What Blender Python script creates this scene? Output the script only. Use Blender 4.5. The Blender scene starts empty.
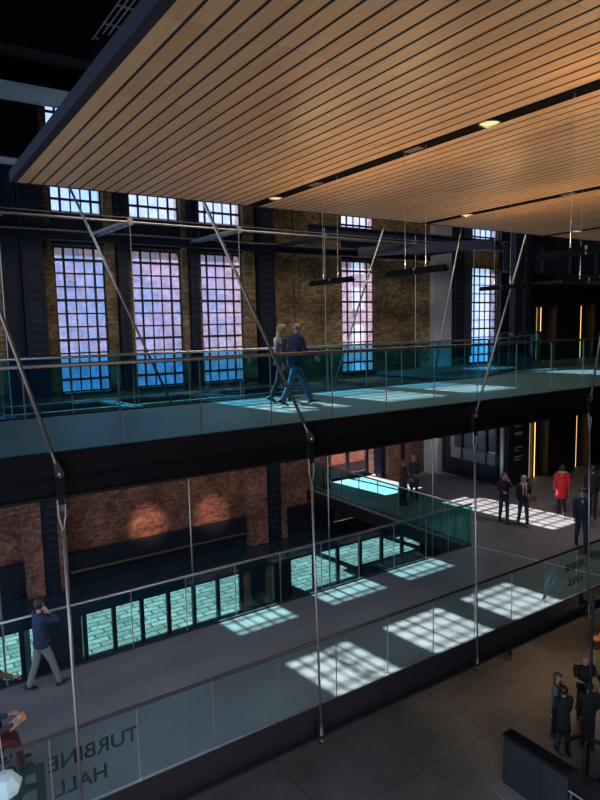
import bpy, bmesh, math, random
from mathutils import Vector, Matrix
random.seed(7)
C = bpy.context.scene.collection
PI = math.pi

# ------------------------------------------------------------------ materials
def newmat(name):
    m = bpy.data.materials.new(name); m.use_nodes = True
    nt = m.node_tree
    for n in list(nt.nodes): nt.nodes.remove(n)
    out = nt.nodes.new('ShaderNodeOutputMaterial')
    return m, nt, out
def N(nt, t, **kw):
    n = nt.nodes.new(t)
    for k, v in kw.items():
        if k in n.inputs: n.inputs[k].default_value = v
        else: setattr(n, k, v)
    return n
def c4(c): return (c[0], c[1], c[2], 1)
def plain(name, col, rough=.5, metal=0, noise=.0, scale=3, spec=.5, bump=0):
    m, nt, out = newmat(name)
    b = N(nt, 'ShaderNodeBsdfPrincipled'); b.inputs['Roughness'].default_value = rough
    b.inputs['Metallic'].default_value = metal; b.inputs['Specular IOR Level'].default_value = spec
    tc = N(nt, 'ShaderNodeTexCoord'); nz = N(nt, 'ShaderNodeTexNoise'); nz.inputs['Scale'].default_value = scale
    nz.inputs['Detail'].default_value = 5
    nt.links.new(tc.outputs['Object'], nz.inputs['Vector'])
    mx = N(nt, 'ShaderNodeMix', data_type='RGBA')
    mx.inputs[6].default_value = c4([c*(1-noise) for c in col]); mx.inputs[7].default_value = c4([min(1, c*(1+noise)) for c in col])
    nt.links.new(nz.outputs['Fac'], mx.inputs[0]); nt.links.new(mx.outputs[2], b.inputs['Base Color'])
    if bump:
        bp = N(nt, 'ShaderNodeBump'); bp.inputs['Strength'].default_value = bump; bp.inputs['Distance'].default_value = .01
        nt.links.new(nz.outputs['Fac'], bp.inputs['Height']); nt.links.new(bp.outputs[0], b.inputs['Normal'])
    nt.links.new(b.outputs[0], out.inputs[0]); return m
def emit(name, col, s):
    m, nt, out = newmat(name)
    e = N(nt, 'ShaderNodeEmission'); e.inputs[0].default_value = c4(col); e.inputs[1].default_value = s
    nt.links.new(e.outputs[0], out.inputs[0]); return m
def wallvec(nt):
    """(x+y, z) in world metres, for brick laid on upright faces"""
    g = N(nt, 'ShaderNodeNewGeometry'); s = N(nt, 'ShaderNodeSeparateXYZ'); nt.links.new(g.outputs['Position'], s.inputs[0])
    a = N(nt, 'ShaderNodeMath', operation='ADD'); nt.links.new(s.outputs[0], a.inputs[0]); nt.links.new(s.outputs[1], a.inputs[1])
    c = N(nt, 'ShaderNodeCombineXYZ'); nt.links.new(a.outputs[0], c.inputs[0]); nt.links.new(s.outputs[2], c.inputs[1])
    return g, s, c
def brick(name, c1, c2, mortar, stain=.5, upper=None, flat=False, size=(.23, .085), ms=.010):
    m, nt, out = newmat(name)
    b = N(nt, 'ShaderNodeBsdfPrincipled'); b.inputs['Roughness'].default_value = .88; b.inputs['Specular IOR Level'].default_value = .2
    g, s, c = wallvec(nt)
    if flat: vec = g.outputs['Position']
    else: vec = c.outputs[0]
    def bt(ca, cb, cm):
        t = N(nt, 'ShaderNodeTexBrick'); t.inputs['Color1'].default_value = c4(ca); t.inputs['Color2'].default_value = c4(cb)
        t.inputs['Mortar'].default_value = c4(cm); t.inputs['Scale'].default_value = 1
        t.inputs['Brick Width'].default_value = size[0]; t.inputs['Row Height'].default_value = size[1]
        t.inputs['Mortar Size'].default_value = ms; t.inputs['Bias'].default_value = -.1
        nt.links.new(vec, t.inputs['Vector']); return t
    t = bt(c1, c2, mortar); col = t.outputs[0]
    if upper:
        t2 = bt(*upper)
        mr = N(nt, 'ShaderNodeMapRange'); mr.inputs[1].default_value = -3.2; mr.inputs[2].default_value = -1.0
        nt.links.new(s.outputs[2], mr.inputs[0])
        mx = N(nt, 'ShaderNodeMix', data_type='RGBA'); nt.links.new(mr.outputs[0], mx.inputs[0])
        nt.links.new(col, mx.inputs[6]); nt.links.new(t2.outputs[0], mx.inputs[7]); col = mx.outputs[2]
    nz = N(nt, 'ShaderNodeTexNoise'); nz.inputs['Scale'].default_value = .9; nz.inputs['Detail'].default_value = 8; nz.inputs['Roughness'].default_value = .7
    nt.links.new(g.outputs['Position'], nz.inputs['Vector'])
    mr = N(nt, 'ShaderNodeMapRange'); mr.inputs[1].default_value = .4; mr.inputs[2].default_value = .62; mr.inputs[3].default_value = 1-stain; mr.inputs[4].default_value = 1.15
    nt.links.new(nz.outputs['Fac'], mr.inputs[0])
    nz2 = N(nt, 'ShaderNodeTexNoise'); nz2.inputs['Scale'].default_value = 9; nz2.inputs['Detail'].default_value = 6
    nt.links.new(g.outputs['Position'], nz2.inputs['Vector'])
    mr2 = N(nt, 'ShaderNodeMapRange'); mr2.inputs[1].default_value = .3; mr2.inputs[2].default_value = .7; mr2.inputs[3].default_value = .7; mr2.inputs[4].default_value = 1.3
    nt.links.new(nz2.outputs['Fac'], mr2.inputs[0])
    mm = N(nt, 'ShaderNodeMath', operation='MULTIPLY'); nt.links.new(mr.outputs[0], mm.inputs[0]); nt.links.new(mr2.outputs[0], mm.inputs[1])
    vm = N(nt, 'ShaderNodeVectorMath', operation='SCALE'); nt.links.new(col, vm.inputs[0]); nt.links.new(mm.outputs[0], vm.inputs['Scale'])
    nt.links.new(vm.outputs[0], b.inputs['Base Color'])
    bp = N(nt, 'ShaderNodeBump'); bp.inputs['Strength'].default_value = .6; bp.inputs['Distance'].default_value = .01; bp.invert = True
    nt.links.new(t.outputs['Fac'], bp.inputs['Height']); nt.links.new(bp.outputs[0], b.inputs['Normal'])
    nt.links.new(b.outputs[0], out.inputs[0]); return m
def glass(name, tint, refl=1.0, rough=0.0, milky=None):
    """clear or tinted sheet: tinted pass-through plus a fresnel reflection, optional dirt that scatters"""
    m, nt, out = newmat(name)
    t = N(nt, 'ShaderNodeBsdfTransparent'); t.inputs[0].default_value = c4(tint)
    gl = N(nt, 'ShaderNodeBsdfGlossy'); gl.inputs['Roughness'].default_value = rough; gl.inputs[0].default_value = (.9, .97, 1, 1)
    fr = N(nt, 'ShaderNodeFresnel'); fr.inputs[0].default_value = 1.45
    gb = N(nt, 'ShaderNodeNewGeometry'); inv = N(nt, 'ShaderNodeMath', operation='SUBTRACT'); inv.inputs[0].default_value = refl; nt.links.new(gb.outputs['Backfacing'], inv.inputs[1]); inv.use_clamp = False
    mn = N(nt, 'ShaderNodeMath', operation='MULTIPLY'); mn.inputs[1].default_value = refl
    bf = N(nt, 'ShaderNodeMath', operation='SUBTRACT'); bf.inputs[0].default_value = 1; nt.links.new(gb.outputs['Backfacing'], bf.inputs[1]); nt.nodes.remove(inv)
    nt.links.new(bf.outputs[0], mn.inputs[0])
    mu = N(nt, 'ShaderNodeMath', operation='MULTIPLY'); nt.links.new(mn.outputs[0], mu.inputs[1]); nt.links.new(fr.outputs[0], mu.inputs[0])
    mx = N(nt, 'ShaderNodeMixShader'); nt.links.new(mu.outputs[0], mx.inputs[0]); nt.links.new(t.outputs[0], mx.inputs[1]); nt.links.new(gl.outputs[0], mx.inputs[2])
    last = mx
    if milky:
        g = N(nt, 'ShaderNodeNewGeometry'); s = N(nt, 'ShaderNodeSeparateXYZ'); nt.links.new(g.outputs['Position'], s.inputs[0])
        def cell(sock, w):
            a = N(nt, 'ShaderNodeMath', operation='DIVIDE'); a.inputs[1].default_value = w; nt.links.new(sock, a.inputs[0])
            f = N(nt, 'ShaderNodeMath', operation='FLOOR'); nt.links.new(a.outputs[0], f.inputs[0]); return f
        fx, fz = cell(s.outputs[0], .345), cell(s.outputs[2], .435)
        cb = N(nt, 'ShaderNodeCombineXYZ'); nt.links.new(fx.outputs[0], cb.inputs[0]); nt.links.new(fz.outputs[0], cb.inputs[1])
        wn = N(nt, 'ShaderNodeTexWhiteNoise', noise_dimensions='3D'); nt.links.new(cb.outputs[0], wn.inputs['Vector'])
        # streaky old glass: cool on the left of the hall, pinker towards the right
        nz = N(nt, 'ShaderNodeTexNoise'); nz.inputs['Scale'].default_value = .55; nz.inputs['Detail'].default_value = 6; nt.links.new(g.outputs['Position'], nz.inputs['Vector'])
        mr = N(nt, 'ShaderNodeMapRange'); mr.inputs[1].default_value = 4; mr.inputs[2].default_value = 19; nt.links.new(s.outputs[0], mr.inputs[0])
        mf = N(nt, 'ShaderNodeMapRange'); mf.inputs[1].default_value = 20; mf.inputs[2].default_value = 24; mf.inputs[3].default_value = 1; mf.inputs[4].default_value = .25; nt.links.new(s.outputs[0], mf.inputs[0])
        mp_ = N(nt, 'ShaderNodeMath', operation='MULTIPLY'); nt.links.new(mr.outputs[0], mp_.inputs[0]); nt.links.new(mf.outputs[0], mp_.inputs[1])
        ad = N(nt, 'ShaderNodeMath', operation='MULTIPLY_ADD'); ad.inputs[1].default_value = .35; nt.links.new(wn.outputs['Value'], ad.inputs[0]); nt.links.new(mp_.outputs[0], ad.inputs[2])
        ad2 = N(nt, 'ShaderNodeMath', operation='MULTIPLY_ADD'); ad2.inputs[1].default_value = 1.3; nt.links.new(nz.outputs['Fac'], ad2.inputs[0]); nt.links.new(ad.outputs[0], ad2.inputs[2])
        rp = N(nt, 'ShaderNodeValToRGB'); e = rp.color_ramp.elements
        e[0].position = .45; e[0].color = (.05, .16, .44, 1); e[1].position = 1.0; e[1].color = (.30, .21, .31, 1)
        k = rp.color_ramp.elements.new(.68); k.color = (.16, .18, .40, 1)
        sc = N(nt, 'ShaderNodeMath', operation='MULTIPLY'); sc.inputs[1].default_value = .62; nt.links.new(ad2.outputs[0], sc.inputs[0])
        nt.links.new(sc.outputs[0], rp.inputs[0])
        # brick pattern put into the glass colour
        g2, s2, cv = wallvec(nt)
        bt = N(nt, 'ShaderNodeTexBrick'); bt.inputs['Scale'].default_value = 1; bt.inputs['Brick Width'].default_value = .21; bt.inputs['Row Height'].default_value = .07
        bt.inputs['Mortar Size'].default_value = .009; bt.inputs['Color1'].default_value = (.62, .62, .62, 1); bt.inputs['Color2'].default_value = (1, 1, 1, 1); bt.inputs['Mortar'].default_value = (1.1, 1.1, 1.1, 1)
        nt.links.new(cv.outputs[0], bt.inputs['Vector'])
        nm = N(nt, 'ShaderNodeTexNoise'); nm.inputs['Scale'].default_value = 5; nm.inputs['Detail'].default_value = 8; nt.links.new(g.outputs['Position'], nm.inputs['Vector'])
        mq = N(nt, 'ShaderNodeMapRange'); mq.inputs[1].default_value = .3; mq.inputs[2].default_value = .7; mq.inputs[3].default_value = .5; mq.inputs[4].default_value = 1.2; nt.links.new(nm.outputs['Fac'], mq.inputs[0])
        v1 = N(nt, 'ShaderNodeVectorMath', operation='MULTIPLY'); nt.links.new(rp.outputs[0], v1.inputs[0]); nt.links.new(bt.outputs[0], v1.inputs[1])
        v2 = N(nt, 'ShaderNodeVectorMath', operation='SCALE'); nt.links.new(v1.outputs[0], v2.inputs[0]); nt.links.new(mq.outputs[0], v2.inputs['Scale'])
        tl = N(nt, 'ShaderNodeBsdfTranslucent'); nt.links.new(v2.outputs[0], tl.inputs[0])
        m2 = N(nt, 'ShaderNodeMixShader'); m2.inputs[0].default_value = milky
        nt.links.new(mx.outputs[0], m2.inputs[1]); nt.links.new(tl.outputs[0], m2.inputs[2]); last = m2
    nt.links.new(last.outputs[0], out.inputs[0]); return m
def wood():
    m, nt, out = newmat('slat_wood')
    b = N(nt, 'ShaderNodeBsdfPrincipled'); b.inputs['Roughness'].default_value = .42; b.inputs['Specular IOR Level'].default_value = .4
    g = N(nt, 'ShaderNodeNewGeometry'); s = N(nt, 'ShaderNodeSeparateXYZ'); nt.links.new(g.outputs['Position'], s.inputs[0])
    def cell(sock, w, off=0):
        a = N(nt, 'ShaderNodeMath', operation='MULTIPLY_ADD'); a.inputs[1].default_value = 1/w; a.inputs[2].default_value = off; nt.links.new(sock, a.inputs[0])
        f = N(nt, 'ShaderNodeMath', operation='FLOOR'); nt.links.new(a.outputs[0], f.inputs[0]); return a, f
    ax, fx = cell(s.outputs[0], .14); ay, fy = cell(s.outputs[1], 1.25, .28)
    cb = N(nt, 'ShaderNodeCombineXYZ'); nt.links.new(fx.outputs[0], cb.inputs[0]); nt.links.new(fy.outputs[0], cb.inputs[1])
    wn = N(nt, 'ShaderNodeTexWhiteNoise', noise_dimensions='3D'); nt.links.new(cb.outputs[0], wn.inputs['Vector'])
    fr = N(nt, 'ShaderNodeMath', operation='FRACT'); nt.links.new(ay.outputs[0], fr.inputs[0])
    lt = N(nt, 'ShaderNodeMath', operation='GREATER_THAN'); lt.inputs[1].default_value = .006; nt.links.new(fr.outputs[0], lt.inputs[0])
    mp = N(nt, 'ShaderNodeMapping'); mp.inputs['Scale'].default_value = (40, 1.5, 1); nt.links.new(g.outputs['Position'], mp.inputs[0])
    nz = N(nt, 'ShaderNodeTexNoise'); nz.inputs['Scale'].default_value = 1; nz.inputs['Detail'].default_value = 6; nt.links.new(mp.outputs[0], nz.inputs['Vector'])
    ad = N(nt, 'ShaderNodeMath', operation='MULTIPLY_ADD'); ad.inputs[1].default_value = .45; nt.links.new(wn.outputs['Value'], ad.inputs[0]); nt.links.new(nz.outputs['Fac'], ad.inputs[2])
    rp = N(nt, 'ShaderNodeValToRGB'); e = rp.color_ramp.elements
    e[0].position = .3; e[0].color = (.36, .215, .11, 1); e[1].position = 1.0; e[1].color = (.52, .335, .18, 1)
    nt.links.new(ad.outputs[0], rp.inputs[0])
    mt = N(nt, 'ShaderNodeMath', operation='MULTIPLY_ADD'); mt.inputs[1].default_value = .35; mt.inputs[2].default_value = .65; nt.links.new(lt.outputs[0], mt.inputs[0])
    vm = N(nt, 'ShaderNodeVectorMath', operation='SCALE'); nt.links.new(rp.outputs[0], vm.inputs[0]); nt.links.new(mt.outputs[0], vm.inputs['Scale'])
    nt.links.new(vm.outputs[0], b.inputs['Base Color']); nt.links.new(b.outputs[0], out.inputs[0]); return m
def concrete(name, col, rough, joint=None, var=.25):
    m, nt, out = newmat(name)
    b = N(nt, 'ShaderNodeBsdfPrincipled'); b.inputs['Specular IOR Level'].default_value = .4
    g = N(nt, 'ShaderNodeNewGeometry')
    n1 = N(nt, 'ShaderNodeTexNoise'); n1.inputs['Scale'].default_value = .7; n1.inputs['Detail'].default_value = 9; n1.inputs['Roughness'].default_value = .65
    n2 = N(nt, 'ShaderNodeTexNoise'); n2.inputs['Scale'].default_value = 14; n2.inputs['Detail'].default_value = 5
    for n in (n1, n2): nt.links.new(g.outputs['Position'], n.inputs['Vector'])
    ml = N(nt, 'ShaderNodeMath', operation='MULTIPLY_ADD'); ml.inputs[1].default_value = .35; nt.links.new(n2.outputs['Fac'], ml.inputs[0]); nt.links.new(n1.outputs['Fac'], ml.inputs[2])
    mr = N(nt, 'ShaderNodeMapRange'); mr.inputs[1].default_value = .45; mr.inputs[2].default_value = .95; mr.inputs[3].default_value = 1-var; mr.inputs[4].default_value = 1+var
    nt.links.new(ml.outputs[0], mr.inputs[0]); sc = mr.outputs[0]
    if joint:
        s = N(nt, 'ShaderNodeSeparateXYZ'); nt.links.new(g.outputs['Position'], s.inputs[0])
        for k in (0, 1):
            a = N(nt, 'ShaderNodeMath', operation='MULTIPLY_ADD'); a.inputs[1].default_value = 1/joint[0]; a.inputs[2].default_value = joint[1+k]; nt.links.new(s.outputs[k], a.inputs[0])
            f = N(nt, 'ShaderNodeMath', operation='FRACT'); nt.links.new(a.outputs[0], f.inputs[0])
            q = N(nt, 'ShaderNodeMath', operation='GREATER_THAN'); q.inputs[1].default_value = .022/joint[0]; nt.links.new(f.outputs[0], q.inputs[0])
            w = N(nt, 'ShaderNodeMath', operation='MULTIPLY_ADD'); w.inputs[1].default_value = .6; w.inputs[2].default_value = .4; nt.links.new(q.outputs[0], w.inputs[0])
            mm = N(nt, 'ShaderNodeMath', operation='MULTIPLY'); nt.links.new(sc, mm.inputs[0]); nt.links.new(w.outputs[0], mm.inputs[1]); sc = mm.outputs[0]
    v = N(nt, 'ShaderNodeVectorMath', operation='SCALE'); v.inputs[0].default_value = col; nt.links.new(sc, v.inputs['Scale'])
    nt.links.new(v.outputs[0], b.inputs['Base Color'])
    r = N(nt, 'ShaderNodeMapRange'); r.inputs[3].default_value = rough-.08; r.inputs[4].default_value = rough+.12; nt.links.new(n1.outputs['Fac'], r.inputs[0]); nt.links.new(r.outputs[0], b.inputs['Roughness'])
    nt.links.new(b.outputs[0], out.inputs[0]); return m

M = dict(
 brick=brick('brick_wall_material', (.42, .17, .11), (.17, .065, .05), (.16, .12, .10), .5, upper=((.40, .27, .13), (.16, .095, .05), (.20, .15, .10))),
 brick_red=brick('red_brick_material', (.34, .14, .09), (.22, .085, .06), (.26, .18, .15), .4),
 facade=brick('outside_brick_material', (.62, .40, .36), (.50, .32, .30), (.7, .6, .58), .2),
 paver=brick('paving_material', (.10, .105, .11), (.045, .048, .05), (.010, .011, .012), .15, flat=True, size=(.75, .32), ms=.035),
 terrace=brick('terrace_paving_material', (.10, .078, .088), (.08, .065, .072), (.045, .036, .04), .15, flat=True, size=(.6, .3)),
 navy=plain('navy_steel', (.010, .014, .030), .42, .0, .3, 4),
 navy_glossy=plain('navy_ledge', (.012, .03, .05), .25, .0, .5, 1.2),
 navy2=plain('navy_girder_paint', (.022, .028, .058), .5, 0, .2, 3),
 black=plain('black_paint', (.007, .007, .010), .5, 0, .3, 2),
 fascia=plain('bridge_fascia_paint', (.013, .011, .014), .42, 0, .3, 2),
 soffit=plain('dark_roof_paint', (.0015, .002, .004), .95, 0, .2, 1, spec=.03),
 dullbeam=plain('dull_beam_paint', (.20, .27, .34), .7, 0, .25, 2, spec=.2), darkrail=plain('dark_bronze_rail', (.05, .035, .03), .4, .6, .15, 12),
 edgepaint=plain('ceiling_edge_paint', (.016, .018, .032), .7, 0, .15, 2, spec=.15),
 lampblack=plain('lamp_black', (.006, .006, .007), .9, 0, .1, 2, spec=.08),
 greybeam=plain('grey_beam_paint', (.16, .2, .26), .5, .2, .2, 2),
 steel=plain('brushed_steel', (.55, .53, .52), .32, .9, .12, 20),
 bronze=plain('bronze_steel', (.20, .14, .12), .38, .8, .15, 12),
 rod=plain('rod_steel', (.42, .38, .36), .35, .85, .15, 12),
 wire=plain('wire_steel', (.5, .45, .42), .4, .6, .1, 10),
 white=plain('pale_plaster', (.42, .42, .44), .8, 0, .12, 2),
 greygreen=plain('grey_green_panel', (.07, .09, .085), .6, 0, .1, 2),
 darkframe=plain('dark_frame_paint', (.016, .017, .024), .45, 0, .2, 5),
 deck=concrete('bridge_deck_screed', (.21, .195, .20), .42),
 landing=concrete('landing_screed', (.18, .165, .17), .5),
 ground=concrete('hall_concrete', (.15, .135, .125), .5, joint=(5.0, .585, .035), var=.38),
 wood=wood(),
 backing=plain('slat_backing', (.012, .008, .007), .9),
 slot=plain('slot_black', (.004, .004, .004), .9, spec=.05),
 slotgrey=plain('slot_access_grey', (.09, .09, .1), .5),
 g_near_up=glass('railing_glass_upper_front', (.62, .88, .92), 1.5),
 g_far_up=glass('railing_glass_upper_back', (.42, .80, .91), 2.0),
 g_near_lo=glass('railing_glass_lower_front', (.82, .94, .94), 1.2),
 g_far_lo=glass('railing_glass_lower_back', (.62, .92, .91), .9),
 g_win=glass('old_window_glass', (.82, .88, 1.0), .6, milky=.26),
 g_clear=glass('clear_door_glass', (.86, .92, .95), .8),
 g_shop=glass('shop_glass', (.45, .5, .55), 2.2, .02),
 bluemat=plain('teal_entrance_mat', (.11, .20, .26), .9, 0, .1, 8),
 strip=plain('metal_floor_strip', (.6, .58, .57), .4, .5),
 glow_amber=emit('amber_strip_light', (1, .58, .12), 2.2),
 glow_white=emit('white_strip_light', (1, .75, .6), 1.0),
 glow_lamp=emit('downlight_glow', (1, .80, .32), .85),
 uplamp=emit('uplight_glow', (1, .62, .3), 2.0),
 letter_dark=plain('dark_vinyl_letter', (.014, .02, .022), .8),
 letter_light=plain('pale_vinyl_letter', (.42, .50, .53), .6),
 gold=plain('gold_lettering', (.6, .42, .16), .5),
 greytext=plain('grey_lettering', (.3, .3, .32), .5),
 frost=plain('frosted_band', (.20, .23, .30), .5),
 grey_panel=plain('grey_metal_panel', (.07, .075, .09), .22, .5, .3, 1.5),
 yellow=plain('yellow_wall_paint', (.50, .40, .14), .7, 0, .1, 2),
 redpaint=plain('red_wall_paint', (.16, .03, .02), .7),
 skin=plain('skin_tone', (.52, .30, .22), .55, 0, .08, 10),
 eye=plain('dark_eye', (.02, .015, .012), .3), lip=plain('lip_tone', (.35, .13, .11), .5),
 blond=plain('blond_hair', (.36, .26, .15), .6, 0, .3, 30), dark_hair=plain('dark_hair', (.025, .018, .015), .55, 0, .3, 30),
 auburn=plain('auburn_hair', (.16, .05, .03), .55, 0, .3, 30), grey_hair=plain('grey_hair', (.30, .25, .22), .7, 0, .3, 30),
 brown_hair=plain('brown_hair', (.12, .07, .04), .6, 0, .3, 30),
 c_navy=plain('navy_cloth', (.018, .026, .060), .85, 0, .2, 12, bump=.3), c_black=plain('black_cloth', (.012, .012, .015), .85, 0, .2, 12, bump=.3),
 c_jeans=plain('blue_denim', (.05, .14, .26), .85, 0, .25, 20, bump=.3), c_djeans=plain('dark_denim', (.022, .032, .06), .85, 0, .2, 20),
 c_grey=plain('grey_trouser_cloth', (.26, .24, .24), .85, 0, .15, 12, bump=.3), c_blue=plain('blue_sweater_wool', (.022, .042, .10), .9, 0, .2, 14, bump=.4),
 c_brown=plain('brown_wool', (.085, .045, .030), .9, 0, .2, 14), c_slate=plain('slate_coat_cloth', (.05, .055, .075), .85, 0, .2, 14),
 c_red=plain('red_coat_cloth', (.72, .02, .03), .7, 0, .15, 10), c_fur=plain('tan_fur', (.40, .28, .18), .95, 0, .4, 30, bump=.8),
 c_scarf=plain('pink_beige_scarf', (.42, .28, .24), .9, 0, .35, 14, bump=.5), c_olive=plain('olive_jacket_cloth', (.10, .10, .05), .9, 0, .3, 8),
 c_lgrey=plain('grey_top_cloth', (.14, .15, .19), .85, 0, .15, 12), c_maroon=plain('maroon_cloth', (.14, .03, .035), .85, 0, .2, 12),
 leather=plain('black_shoe_leather', (.012, .011, .012), .4), tan_leather=plain('brown_leather', (.16, .06, .035), .5, 0, .2, 9),
 phone=plain('black_phone', (.01, .01, .012), .2), paper=plain('magazine_paper', (.75, .6, .45), .6, 0, .3, 12), orange=plain('magazine_orange', (.85, .30, .06), .6, 0, .3, 9),
 pale=plain('pale_lampshade', (.62, .80, .80), .6), sockw=plain('white_sole', (.5, .5, .5), .7), shirt=plain('pale_blue_shirt', (.25, .4, .62), .8),
)

# ------------------------------------------------------------------ mesh helpers
def box(bm, x0, x1, y0, y1, z0, z1, bev=0):
    v = [bm.verts.new((x, y, z)) for x in (x0, x1) for y in (y0, y1) for z in (z0, z1)]
    q = [(0, 1, 3, 2), (4, 6, 7, 5), (0, 4, 5, 1), (2, 3, 7, 6), (0, 2, 6, 4), (1, 5, 7, 3)]
    fs = [bm.faces.new([v[i] for i in f]) for f in q]
    if bev:
        es = list({e for f in fs for e in f.edges})
        bmesh.ops.bevel(bm, geom=es, offset=bev, segments=2, affect='EDGES')
def tube(bm, pts, r, n=10, cap=True, r2=None):
    pts = [Vector(p) for p in pts]; rings = []
    for i, p in enumerate(pts):
        d = (pts[min(i+1, len(pts)-1)]-pts[max(i-1, 0)]).normalized()
        up = Vector((0, 0, 1)) if abs(d.z) < .9 else Vector((1, 0, 0))
        a = d.cross(up).normalized(); b = d.cross(a)
        rr = r if r2 is None else r+(r2-r)*i/(len(pts)-1)
        rings.append([bm.verts.new(p+a*rr*math.cos(2*PI*k/n)+b*rr*math.sin(2*PI*k/n)) for k in range(n)])
    for A, B in zip(rings, rings[1:]):
        for k in range(n): bm.faces.new((A[k], A[(k+1) % n], B[(k+1) % n], B[k]))
    if cap: bm.faces.new(rings[0][::-1]); bm.faces.new(rings[-1])
def beam(bm, p, q, w, h):
    """rectangular bar from p to q"""
    p, q = Vector(p), Vector(q); d = (q-p).normalized()
    up = Vector((0, 0, 1)) if abs(d.z) < .9 else Vector((0, 1, 0))
    a = d.cross(up).normalized()*w/2; b = a.cross(d).normalized()*h/2
    V = [[bm.verts.new(o+s*a+t*b) for s, t in ((-1, -1), (1, -1), (1, 1), (-1, 1))] for o in (p, q)]
    for k in range(4): bm.faces.new((V[0][k], V[0][(k+1) % 4], V[1][(k+1) % 4], V[1][k]))
    bm.faces.new(V[0][::-1]); bm.faces.new(V[1])
def ball(bm, c, r, seg=12, scl=(1, 1, 1)):
    bmesh.ops.create_uvsphere(bm, u_segments=seg, v_segments=max(6, seg*2//3), radius=r, matrix=Matrix.Translation(c) @ Matrix.Diagonal((*scl, 1)))
def loft(bm, rings, n=20, cap=True):
    """rings: (cx, cy, z, rx, ry)"""
    R = [[bm.verts.new((cx+rx*math.cos(2*PI*k/n), cy+ry*math.sin(2*PI*k/n), z)) for k in range(n)] for cx, cy, z, rx, ry in rings]
    for A, B in zip(R, R[1:]):
        for k in range(n): bm.faces.new((A[k], A[(k+1) % n], B[(k+1) % n], B[k]))
    if cap: bm.faces.new(R[0][::-1]); bm.faces.new(R[-1])
def obj(name, bm, mat, parent=None, smooth=False, loc=None):
    bmesh.ops.recalc_face_normals(bm, faces=bm.faces)
    me = bpy.data.meshes.new(name); bm.to_mesh(me); bm.free()
    o = bpy.data.objects.new(name, me); C.objects.link(o)
    me.materials.append(M[mat] if isinstance(mat, str) else mat)
    if smooth: me.polygons.foreach_set('use_smooth', [True]*len(me.polygons))
    if parent is not None: o.parent = parent; 
    return o
def nb(): return bmesh.new()
def bx(name, mat, a, parent=None, bev=0):
    """one box given in world coordinates; made relative to its parent"""
    bm = nb(); off = Vector((0, 0, 0)) if parent is None else world(parent)
    box(bm, a[0], a[1], a[2], a[3], a[4], a[5], bev); bmesh.ops.translate(bm, verts=bm.verts, vec=-off)
    return obj(name, bm, mat, parent)
def world(o):
    v = Vector((0, 0, 0))
    while o is not None: v = v+o.location; o = o.parent
    return v
def rel(name, bm, mat, parent, smooth=False):
    bmesh.ops.translate(bm, verts=bm.verts, vec=-world(parent)); return obj(name, bm, mat, parent, smooth)
def thing(name, label, cat, loc=(0, 0, 0), group=None, rz=0):
    o = bpy.data.objects.new(name, None); C.objects.link(o); o.location = loc; o.rotation_euler = (0, 0, rz)
    o.empty_display_size = .2
    o['label'] = label; o['category'] = cat
    if group: o['group'] = group
    return o
def tag(o, label, cat, group=None, kind=None):
    o['label'] = label; o['category'] = cat
    if group: o['group'] = group
    if kind: o['kind'] = kind
    return o
def struct(o, label=None, cat=None):
    o['kind'] = 'structure'
    if label: o['label'] = label; o['category'] = cat
    return o

# ------------------------------------------------------------------ key dimensions (metres, eye level = 0)
YN, YF = 8.55, 12.55          # the two edges of both bridges
ZU, ZL, ZG = -1.6, -6.7, -10.4  # upper deck, lower deck, hall floor
YW = 21.4                     # inner face of the window wall
ZC = 1.7                      # slatted ceiling
XE = 14.4                     # where the bridges meet the landings
WIN_X = [(4.79, 6.42), (7.34, 9.15), (9.85, 11.65), (16.42, 18.22), (24.4, 26.4)]

# ------------------------------------------------------------------ the window wall
def wall_with_holes(bm, x0, x1, z0, z1, y0, y1, holes):
    xs = sorted({x0, x1, *[h[0] for h in holes], *[h[1] for h in holes]}); zs = sorted({z0, z1, *[h[2] for h in holes], *[h[3] for h in holes]})
    for i in range(len(xs)-1):
        run = None
        for j in range(len(zs)-1):
            cx, cz = (xs[i]+xs[i+1])/2, (zs[j]+zs[j+1])/2
            solid = not any(h[0] < cx < h[1] and h[2] < cz < h[3] for h in holes)
            if solid: run = [run[0] if run else zs[j], zs[j+1]]
            if (not solid or j == len(zs)-2) and run: box(bm, xs[i], xs[i+1], y0, y1, run[0], run[1]); run = None
holes = []
for a, b in WIN_X: holes += [(a, b, -2.0, 2.78), (a, b, 3.82, 9.6)]
holes += [(2.0, 3.6, ZG, -8.5), (4.3, 11.6, ZG, -8.5), (12.9, 21.0, ZG, -8.5), (15.7, 18.1, ZL, -3.4)]
bm = nb(); wall_with_holes(bm, -3, 31, ZG, 10.4, YW, YW+.45, holes); struct(obj('wall_back', bm, 'brick'))
bm = nb()
for x0, x1 in ((2.6, 3.2), (4.4, 4.7), (6.42, 6.72), (7.12, 7.3), (9.15, 9.33), (9.7, 9.85), (11.65, 12.1), (12.85, 13.1)):
    box(bm, x0, x1, YW-.18, YW+.01, -1.9, 10)
for x0, x1 in ((3.22, 3.75), (4.25, 4.5), (11.35, 12.15), (12.82, 13.05)):
    box(bm, x0, x1, YW-.55, YW+.01, -8.48, -2.25)
box(bm, 13.95, 14.15, YW-.12, YW+.01, -1.9, 10); box(bm, 15.3, 15.5, YW-.1, YW+.01, -1.9, 10)
struct(obj('trim_1', bm, 'brick'))

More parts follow.
